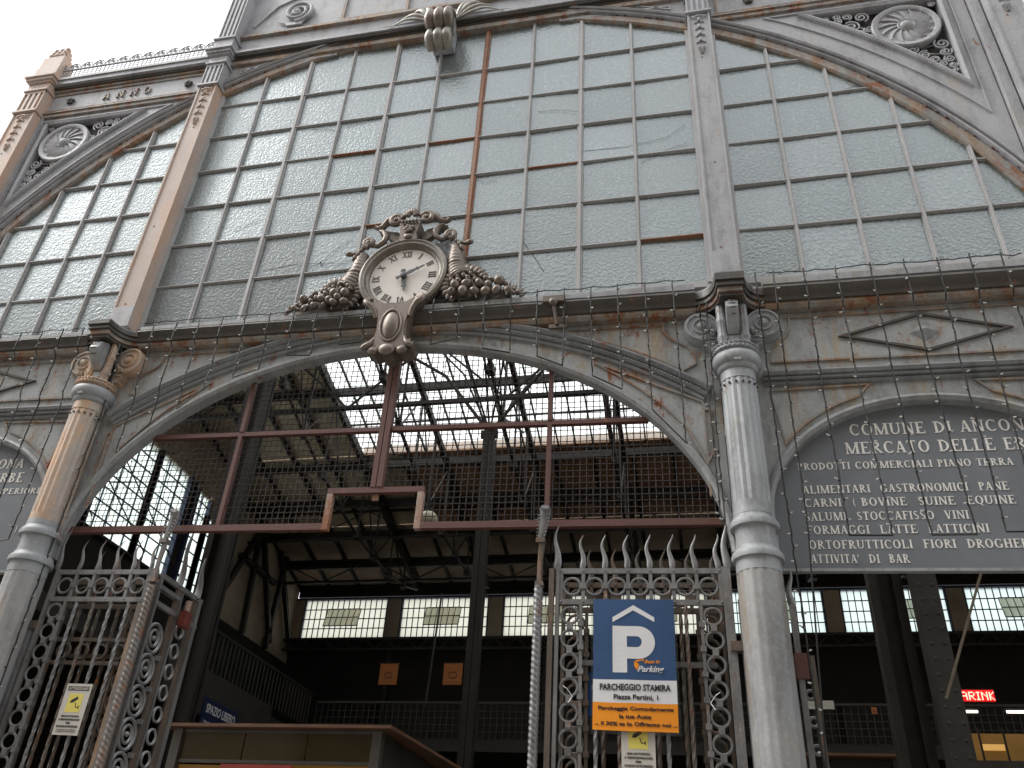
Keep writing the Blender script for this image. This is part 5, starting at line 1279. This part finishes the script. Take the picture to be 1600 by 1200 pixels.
# far wall with clerestory
wl = sub('far_wall', HALL, (0, 16, 4))
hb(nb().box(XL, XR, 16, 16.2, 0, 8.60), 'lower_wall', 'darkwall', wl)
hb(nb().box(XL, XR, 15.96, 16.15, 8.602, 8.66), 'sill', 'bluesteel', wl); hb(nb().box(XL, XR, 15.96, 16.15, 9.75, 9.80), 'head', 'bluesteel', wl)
k = 0
for k in range(8):
    x0 = -8.32+2.92*k; x1 = x0+2.45
    if x1 > XR: x1 = XR-.05
    if x0 > XR-.3: break
    hb(nb().box(x1+.04, min(XR, x1+.43), 15.98, 16.12, 8.66, 9.75), 'pier', 'plaster', wl)
    win = sub('clerestory_window', HALL, ((x0+x1)/2, 16, 8.66))
    gm = 'clereglass' if k < 4 else 'leftglass'
    hb(nb().box(x0, x1, 16.05, 16.06, 8.662, 9.748), 'glass', gm, win)
    mb = nb()
    for i in range(16): mb.box(x0+(x1-x0)*i/15-.011, x0+(x1-x0)*i/15+.011, 16.02, 16.048, 8.662, 9.748)
    for i in range(1, 4): mb.box(x0, x1, 16.015, 16.045, 8.66+1.09*i/4-.011, 8.66+1.09*i/4+.011)
    stuff(hb(mb, 'glazing_bars', 'bluesteel', win))
    for x in (x0-.03, x1+.005): hb(nb().box(x, x+.03, 15.97, 16.12, 8.662, 9.748), 'jamb', 'bluesteel', win)
    vx0, vx1, vz0, vz1 = x0+.72, x0+1.72, 8.93, 9.47
    q = nb().add([(vx0, 15.99, vz1), (vx1, 15.99, vz1), (vx1, 15.80, vz0), (vx0, 15.80, vz0), (vx0, 15.98, vz1), (vx1, 15.98, vz1), (vx1, 15.79, vz0), (vx0, 15.79, vz0)], [(0, 1, 2, 3), (7, 6, 5, 4), (0, 3, 7, 4), (1, 5, 6, 2)])
    ve = hb(q, 'vent_glass', 'clereglass', win)
    mb = nb()
    for i in range(7):
        x = vx0+(vx1-vx0)*i/6; mb.bar((x, 15.975, vz1), (x, 15.785, vz0), .016)
    for t in (0, .5, 1): mb.bar((vx0, 15.97-.19*t, vz1+(vz0-vz1)*t), (vx1, 15.97-.19*t, vz1+(vz0-vz1)*t), .022)
    stuff(hb(mb, 'vent_frame', 'hallsteel', win))
hb(nb().box(XL, XR, 16.02, 16.10, 9.845, 10.2), 'wall_plate', 'hallsteel', wl)
hb(nb().box(XL, -8.35, 15.98, 16.12, 8.66, 9.75), 'pier', 'plaster', wl)
# left gable wall
gw = sub('left_wall', HALL, (XL, 8, 4))
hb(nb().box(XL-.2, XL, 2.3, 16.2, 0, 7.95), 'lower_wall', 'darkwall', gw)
def gable(y0, y1, zb):
    v = [(x, y, z) for x in (XL-.2, XL) for y, z in ((y0, zb), (y1, zb), (y1, rz(y1)-.01), (y0, rz(y0)-.01))]
    return nb().add(v, [(3, 2, 1, 0), (4, 5, 6, 7), (0, 1, 5, 4), (1, 2, 6, 5), (2, 3, 7, 6), (3, 0, 4, 7)])
hb(gable(2.3, 11.4, 10.42), 'gable_panel', 'plaster', gw); hb(gable(11.402, 16.0, 7.952), 'gable_panel', 'plaster', gw)
hb(nb().box(XL, -6.0, 2.2, 2.28, 0, 11.5), 'return_wall', 'plaster', gw)
ys = [2.35, 3.6, 4.95, 6.6, 8.25, 9.55, 9.9, 10.55, 11.4]
for i in range(len(ys)-1):
    y0, y1 = ys[i], ys[i+1]
    if i in (5,): 
        hb(nb().box(XL-.12, XL-.02, y0+.005, y1-.005, 7.95, 10.42), 'pier', 'darkwall', gw); continue
    top = 10.42 if i < 5 else (10.3 if i == 6 else 9.9)
    if top < 10.42: hb(nb().box(XL-.1, XL-.0, y0+.06, y1-.06, top, 10.42), 'pier', 'plaster', gw)
    win = sub('side_window', HALL, (XL, (y0+y1)/2, 7.95))
    hb(nb().box(XL-.06, XL-.05, y0+.05, y1-.05, 7.97, top-.002), 'glass', 'leftglass', win)
    for y in (y0, y1): hb(nb().box(XL-.08, XL+.06, y-.05, y+.05 if y == y0 else y-.055+.05, 7.97, top), 'window_post', 'bluesteel', win)
    mb = nb(); nn = 8
    for j in range(1, nn): mb.box(XL-.045, XL-.015, y0+.05, y1-.05, 7.97+(10.4-7.97)*j/nn-.012, 7.97+(10.4-7.97)*j/nn+.012)
    m2 = max(2, int((y1-y0)/.33))
    for j in range(1, m2): mb.box(XL-.048, XL-.018, y0+(y1-y0)*j/m2-.012, y0+(y1-y0)*j/m2+.012, 7.97, top)
    stuff(hb(mb, 'glazing_bars', 'bluesteel', win))
hb(nb().box(XL-.1, XL+.08, 2.35, 11.4, 7.90, 7.965), 'sill', 'hallsteel', gw)
for a, b in (((11.6, 8.2), (13.0, 10.7)), ((14.6, 8.1), (13.0, 10.7)), ((12.2, 9.6), (14.2, 9.6)), ((15.9, 8.2), (14.2, 10.5)), ((13.1, 7.9), (12.9, 10.8)), ((11.5, 7.9), (11.5, 11.2)), ((14.4, 7.9), (14.6, 10.5))):
    hb(nb().bar((XL+.12, a[0], a[1]), (XL+.12, b[0], b[1]), .12), 'wall_brace', 'hallsteel', gw)
hb(nb().box(XR, XR+.2, .1, 16.2, 0, 14.2), 'right_wall', 'darkwall', HALL)
# wire-tension rods in the side windows
for i, (y0, y1) in enumerate(((2.5, 6.4), (3.4, 8.2), (5.0, 9.6))):
    hb(nb().bar((XL+.35, y0, 8.0), (XL+.35, y1, 10.3), .02).bar((XL+.35, y0, 10.3), (XL+.35, y1, 8.0), .02), 'tie_rods', 'hallsteel', gw)
# gallery round the hall
ga = sub('gallery', HALL, (0, 13, 5.3))
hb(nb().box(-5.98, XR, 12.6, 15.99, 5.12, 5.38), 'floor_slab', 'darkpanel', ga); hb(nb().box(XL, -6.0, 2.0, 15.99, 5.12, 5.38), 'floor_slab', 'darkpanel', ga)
hb(nb().box(-5.9, XR, 12.53, 12.57, 6.09, 6.14), 'hand_rail', 'hallsteel_light', ga)
mb = nb(); x = -5.9
while x < XR: mb.box(x-.008, x+.008, 12.545, 12.56, 5.38, 6.09); x += .14
for z in (5.52, 5.66, 5.80, 5.94): mb.box(-5.9, XR, 12.56, 12.57, z-.008, z+.008)
stuff(hb(mb, 'balusters', 'hallsteel_light', ga))
x = -5.5
while x < XR:
    hb(nb().box(x-.06, x+.06, 15.7, 15.8, 0, 8.2), 'gallery_post', 'hallsteel', ga); x += 4.25
for k in range(8): hb(nb().box(-5.6+2.3*k, -3.5+2.3*k, 15.90, 15.98, 5.40, 6.95), 'shutter_panel', 'darkpanel', ga)
hb(nb().box(-6.02, -5.98, 6.6, 10.6, 4.80, 5.55), 'side_parapet', 'hallsteel_light', ga)
mb = nb(); y = 6.6
while y < 12.5: mb.box(-6.01, -5.99, y-.01, y+.01, 5.55, 6.25); y += .16
mb.box(-6.02, -5.98, 6.6, 12.5, 6.25, 6.28); stuff(hb(mb, 'side_railing', 'hallsteel_light', ga))
# posts with fan struts
def hall_post(x, y, w, top, m_='hallsteel', rivets=False, fan=True):
    p = sub('post', HALL, (x, y, 0))
    if rivets:
        hb(nb().box(x-w/2, x+w/2, y-.03, y+.01, 0, top).box(x-w/2, x-w/2+.03, y+.01, y+.25, 0, top).box(x+w/2-.03, x+w/2, y+.01, y+.25, 0, top), 'shaft', m_, p)
        mb = nb(); z = 2.0; k = 0
        while z < top:
            for s in (-1, 1): mb.ball((x+s*w*.27, y-.03, z+(.0)), .024, .014, .024, n=8, m=4)
            z += .17; k += 1
        stuff(hb(mb, 'rivets', m_, p))
    else:
        for s in (-1, 1): hb(nb().box(x+s*w/2-.05, x+s*w/2+.05, y-.05, y+.05, 0, top).box(x+s*w/2-.05, x+s*w/2+.05, y+.08, y+.14, 0, top), 'post_flange', m_, p)
        hb(nb().box(x-w/2+.051, x+w/2-.051, y+.051, y+.078, 0, top), 'post_web', m_, p)
    if fan:
        hb(nb().box(x-.16, x+.16, y-.04, y+.04, top, top+.14), 'head_plate', m_, p)
        for dx, dy in ((-2.6, 0), (2.6, 0), (-1.3, -2.5), (1.3, -2.5), (0, -3), (0, 3), (-1.6, 0), (1.5, 1)):
            a = Vector((x, y, top+.1)); b = Vector((x+dx, y+dy, rz(y+dy)-.3))
            mid = (a+b)/2+Vector((-dx*.12, -dy*.12, .12))
            hb(nb().tube([a, mid, b], .034 if abs(dx) > 2 else .02, 6), 'fan_strut', m_, p)
hall_post(-.86, 7.0, .11, 9.55)
hall_post(-4.05, 4.2, .30, 9.6)
hall_post(4.95, 4.2, .28, 9.6)
hall_post(5.33, 3.9, .25, 9.6, 'hallsteel_light', True, False)
hb(nb().bar((6.2, 3.0, 6.3), (5.06, 2.95, 3.9), .024), 'slack_rope', 'rope_m', HALL)
hb(nb().bar((-2.1, 9.0, 7.3), (-2.2, 9.0, 5.2), .03), 'hanging_cord', 'hallsteel_light', HALL)

# ================================================================== THINGS IN THE HALL
ki = thing('market_kiosk', 'market kiosk with thin orange plywood roof and amber glazed fascia inside the gateway', 'kiosk', (-2.0, 4.2, 0))
def kb(mb, n, m_): return mb.build(n, m_, ki, sk=False)
v = [(-3.40, 2.92, 3.56), (-.62, 2.92, 3.56), (-.45, 5.6, 3.56), (-3.40, 5.6, 3.56)]
kb(MB().add(v+[(a, b, c+.035) for a, b, c in v], [(3, 2, 1, 0), (4, 5, 6, 7), (0, 1, 5, 4), (1, 2, 6, 5), (2, 3, 7, 6), (3, 0, 4, 7)]), 'roof', 'kiosk_roof')
for x in (-3.28, -.86): kb(MB().box(x, x+.11, 3.02, 3.13, 0, 3.555), 'post', 'kiosk_frame')
kb(MB().box(-.80, -.72, 5.3, 5.4, 0, 3.555), 'post', 'kiosk_frame')
kb(MB().box(-3.16, -.87, 3.05, 3.10, 3.20, 3.235), 'fascia_rail', 'kiosk_frame'); kb(MB().box(-3.16, -.87, 3.05, 3.10, 3.52, 3.555), 'fascia_rail', 'kiosk_frame')
for k in range(3): kb(MB().box(-3.15+.765*k, -2.405+.765*k, 3.065, 3.085, 3.237, 3.518), 'amber_panel', 'kiosk_panel')
kb(MB().box(-.79, -.76, 3.14, 5.28, 2.4, 3.55), 'side_panel', 'hallsteel_light')
kb(MB().box(-1.20, -1.0, 3.045, 3.06, 3.30, 3.46), 'lit_reflection_strip', 'kiosk_frame') if False else None
kb(MB().box(-2.6, -1.75, 3.02, 3.05, 2.95, 3.185), 'red_sign', 'kiosk_red'); kb(MB().box(-3.16, -2.62, 3.10, 3.13, 2.8, 3.185), 'yellow_panel', 'kiosk_yellow')
kb(MB().box(-3.2, -.9, 4.6, 4.7, 0, 3.5), 'back_wall', 'kiosk_yellow')
rk = thing('market_kiosk', 'second market kiosk with thin tan roof edge under the right name board', 'kiosk', (5, 5.6, 0))
MB().box(3.6, 5.15, 4.95, 6.6, 3.735, 3.765).build('roof', 'kiosk_roof', rk, sk=False)
for x in (3.7, 4.85): MB().box(x, x+.08, 5.1, 5.18, 0, 3.733).build('post', 'kiosk_frame', rk, sk=False)
MB().box(3.79, 4.84, 5.12, 5.16, 3.4, 3.72).build('fascia_panel', 'darkpanel', rk, sk=False); MB().box(3.7, 5.0, 6.4, 6.5, 0, 3.72).build('back_wall', 'darkpanel', rk, sk=False)
sp = thing('spazio_libero_sign', 'small dark blue sign reading SPAZIO LIBERO above the kiosk roof', 'sign', (-5.9, 8.6, 4.9)); sp.name = 'wall_sign'
MB().box(-5.975, -5.96, 7.95, 9.25, 4.60, 5.12).build('panel', 'deepblue', sp, sk=False)
def xs_(p): return (-5.955+(p[1])*1, 7.95+(p[0]+0), p[2])
sans('SPAZIO LIBERO', .12, 1.2, 4.88, .15, 0, 'paint_white', sp, bold=.02, xf=xs_, sk=False); sans('www.', .1, .75, 4.70, .07, 0, 'paint_white', sp, xf=xs_, sk=False)
for i, (x, lb_) in enumerate(((-4.40, 'left one of two orange banners hanging under the far clerestory windows'), (-2.86, 'right one of two orange banners hanging under the far clerestory windows'))):
    bn = thing('hanging_banner', lb_, 'banner', (x, 13, 6.6), 'orange banners in the hall')
    MB().box(x-.22, x+.22, 12.86, 12.875, 6.58, 7.06).build('cloth', 'orange_banner', bn, sk=False); MB().box(x-.24, x+.24, 12.85, 12.885, 7.062, 7.085).build('rod', 'hallsteel', bn, sk=False)
    MB().tube([(x+.10*cos(t), 12.855, 6.80+.07*sin(t)) for t in [2*pi*k/16 for k in range(16)]], .012, 5, closed=True).build('round_mark', 'kiosk_roof', bn, sk=False)
ld = thing('led_sign', 'glowing red led display with the letters ARIN inside the hall', 'led display', (7.5, 11, 5.9))
MB().box(7.24, 7.86, 11.0, 11.08, 5.80, 6.03).build('housing', 'black', ld, sk=False)
MB().box(7.255, 7.845, 10.985, 10.998, 5.815, 6.015).build('red_glow_screen', 'ledred', ld, sk=False)
font = {'A': '01110 10001 10001 11111 10001 10001 10001', 'R': '11110 10001 10001 11110 10100 10010 10001', 'I': '111 010 010 010 010 010 111', 'N': '10001 11001 10101 10011 10001 10001 10001', 'K': '1001 1010 1100 1000 1100 1010 1001'}
x = 7.285
for c in 'ARINK':
    rows_ = font[c].split(); mb = MB()
    for j, r_ in enumerate(rows_):
        for i, b_ in enumerate(r_):
            if b_ == '1': mb.box(x+.021*i, x+.021*i+.019, 10.975, 10.984, 5.98-.021*j-.019, 5.98-.021*j)
    mb.build('led_letter', 'ledcore', ld, sk=False); x += .021*(len(rows_[0])+1.1)
for x0, x1, lb_ in ((7.30, 7.50, 'short lit lamp just below the red led display'), (7.98, 9.2, 'long lit strip lamp right of the red led display')):
    fl_ = thing('strip_lamp', lb_, 'lamp', (x0, 11, 5.6))
    MB().box(x0-.02, x1+.02, 11.0, 11.08, 5.645, 5.70).build('fitting', 'hallsteel', fl_, sk=False); MB().tube([(x0, 10.98, 5.635), (x1, 10.98, 5.635)], .022, 8).build('tube', 'tube', fl_, sk=False)
ws = thing('hall_sign', 'faded pinkish white sign on the dark hall wall below the right clerestory', 'sign', (4.95, 11, 5.6))
MB().box(4.68, 5.20, 12.0, 12.03, 5.90, 6.06).build('panel', 'cctv_white', ws, sk=False)
og = thing('hall_notice', 'small orange notice on the dark hall wall right of the faded white sign', 'notice', (5.9, 11, 5.6))
MB().box(5.88, 5.98, 12.0, 12.02, 5.82, 5.94).build('panel', 'orange_banner', og, sk=False); MB().box(5.89, 5.97, 11.995, 11.9995, 5.85, 5.87).build('print', 'kiosk_roof', og, sk=False)
al = thing('stall_counter', 'dimly lit amber stall behind the riveted post at the lower right', 'market stall', (7.6, 11, 4.6))
MB().box(7.0, 9.5, 11.4, 11.5, 4.5, 5.35).build('back_wall', 'kiosk_yellow', al, sk=False); MB().box(6.9, 9.6, 10.6, 10.7, 4.2, 4.75).build('counter_front', 'hallsteel_light', al, sk=False)
MB().box(7.55, 7.9, 11.3, 11.35, 5.05, 5.15).build('lamp', 'amber_lamp', al, sk=False)
for k in range(6): MB().box(7.0+.4*k, 7.03+.4*k, 10.9, 10.93, 4.75, 5.35).build('stall_bar', 'hallsteel', al, sk=False)
pl = thing('pendant_lamp', 'round glass pendant lamp hanging just behind the notch of the mesh grille', 'lamp', (-1.6, 6, 7.45))
MB().lathe([(.14, 7.40), (.17, 7.44), (.16, 7.52), (.10, 7.58), (.03, 7.60)], (-1.53, 6.0), 20).build('glass_shade', 'cove', pl, sk=False, smooth=60)
MB().tube([(-1.53, 6, 7.60), (-1.53, 6, 7.66)], .06, 10).build('cap', 'hallsteel', pl, sk=False); MB().tube([(-1.53, 6, 7.66), (-1.53, 6, 12.4)], .008, 5).build('cord', 'cable', pl, sk=False)

# ================================================================== street side opposite (unseen, behind the camera; height raised to darken the lower panes' reflections)
ob = thing('opposite_building', 'ochre plastered street building across from the market, behind the viewer', 'building', (0, -17, 0))
MM['ochre'] = plain('ochre_plaster', (.30, .25, .19), .9, 0, .2, .6, .05)
MB().box(-26, 26, -22, -15.5, 0, 18.5).build('wall', 'ochre', ob, sk=False); MB().box(-26.3, 26.3, -22, -15.1, 18.51, 18.9).build('roof_cornice', 'plaster', ob, sk=False)
for i in range(10):
    for j in range(5):
        MB().box(-23.5+5*i, -22.2+5*i, -15.52, -15.44, 1.4+3.5*j, 3.4+3.5*j).build('window', 'darkwall', ob, sk=False)
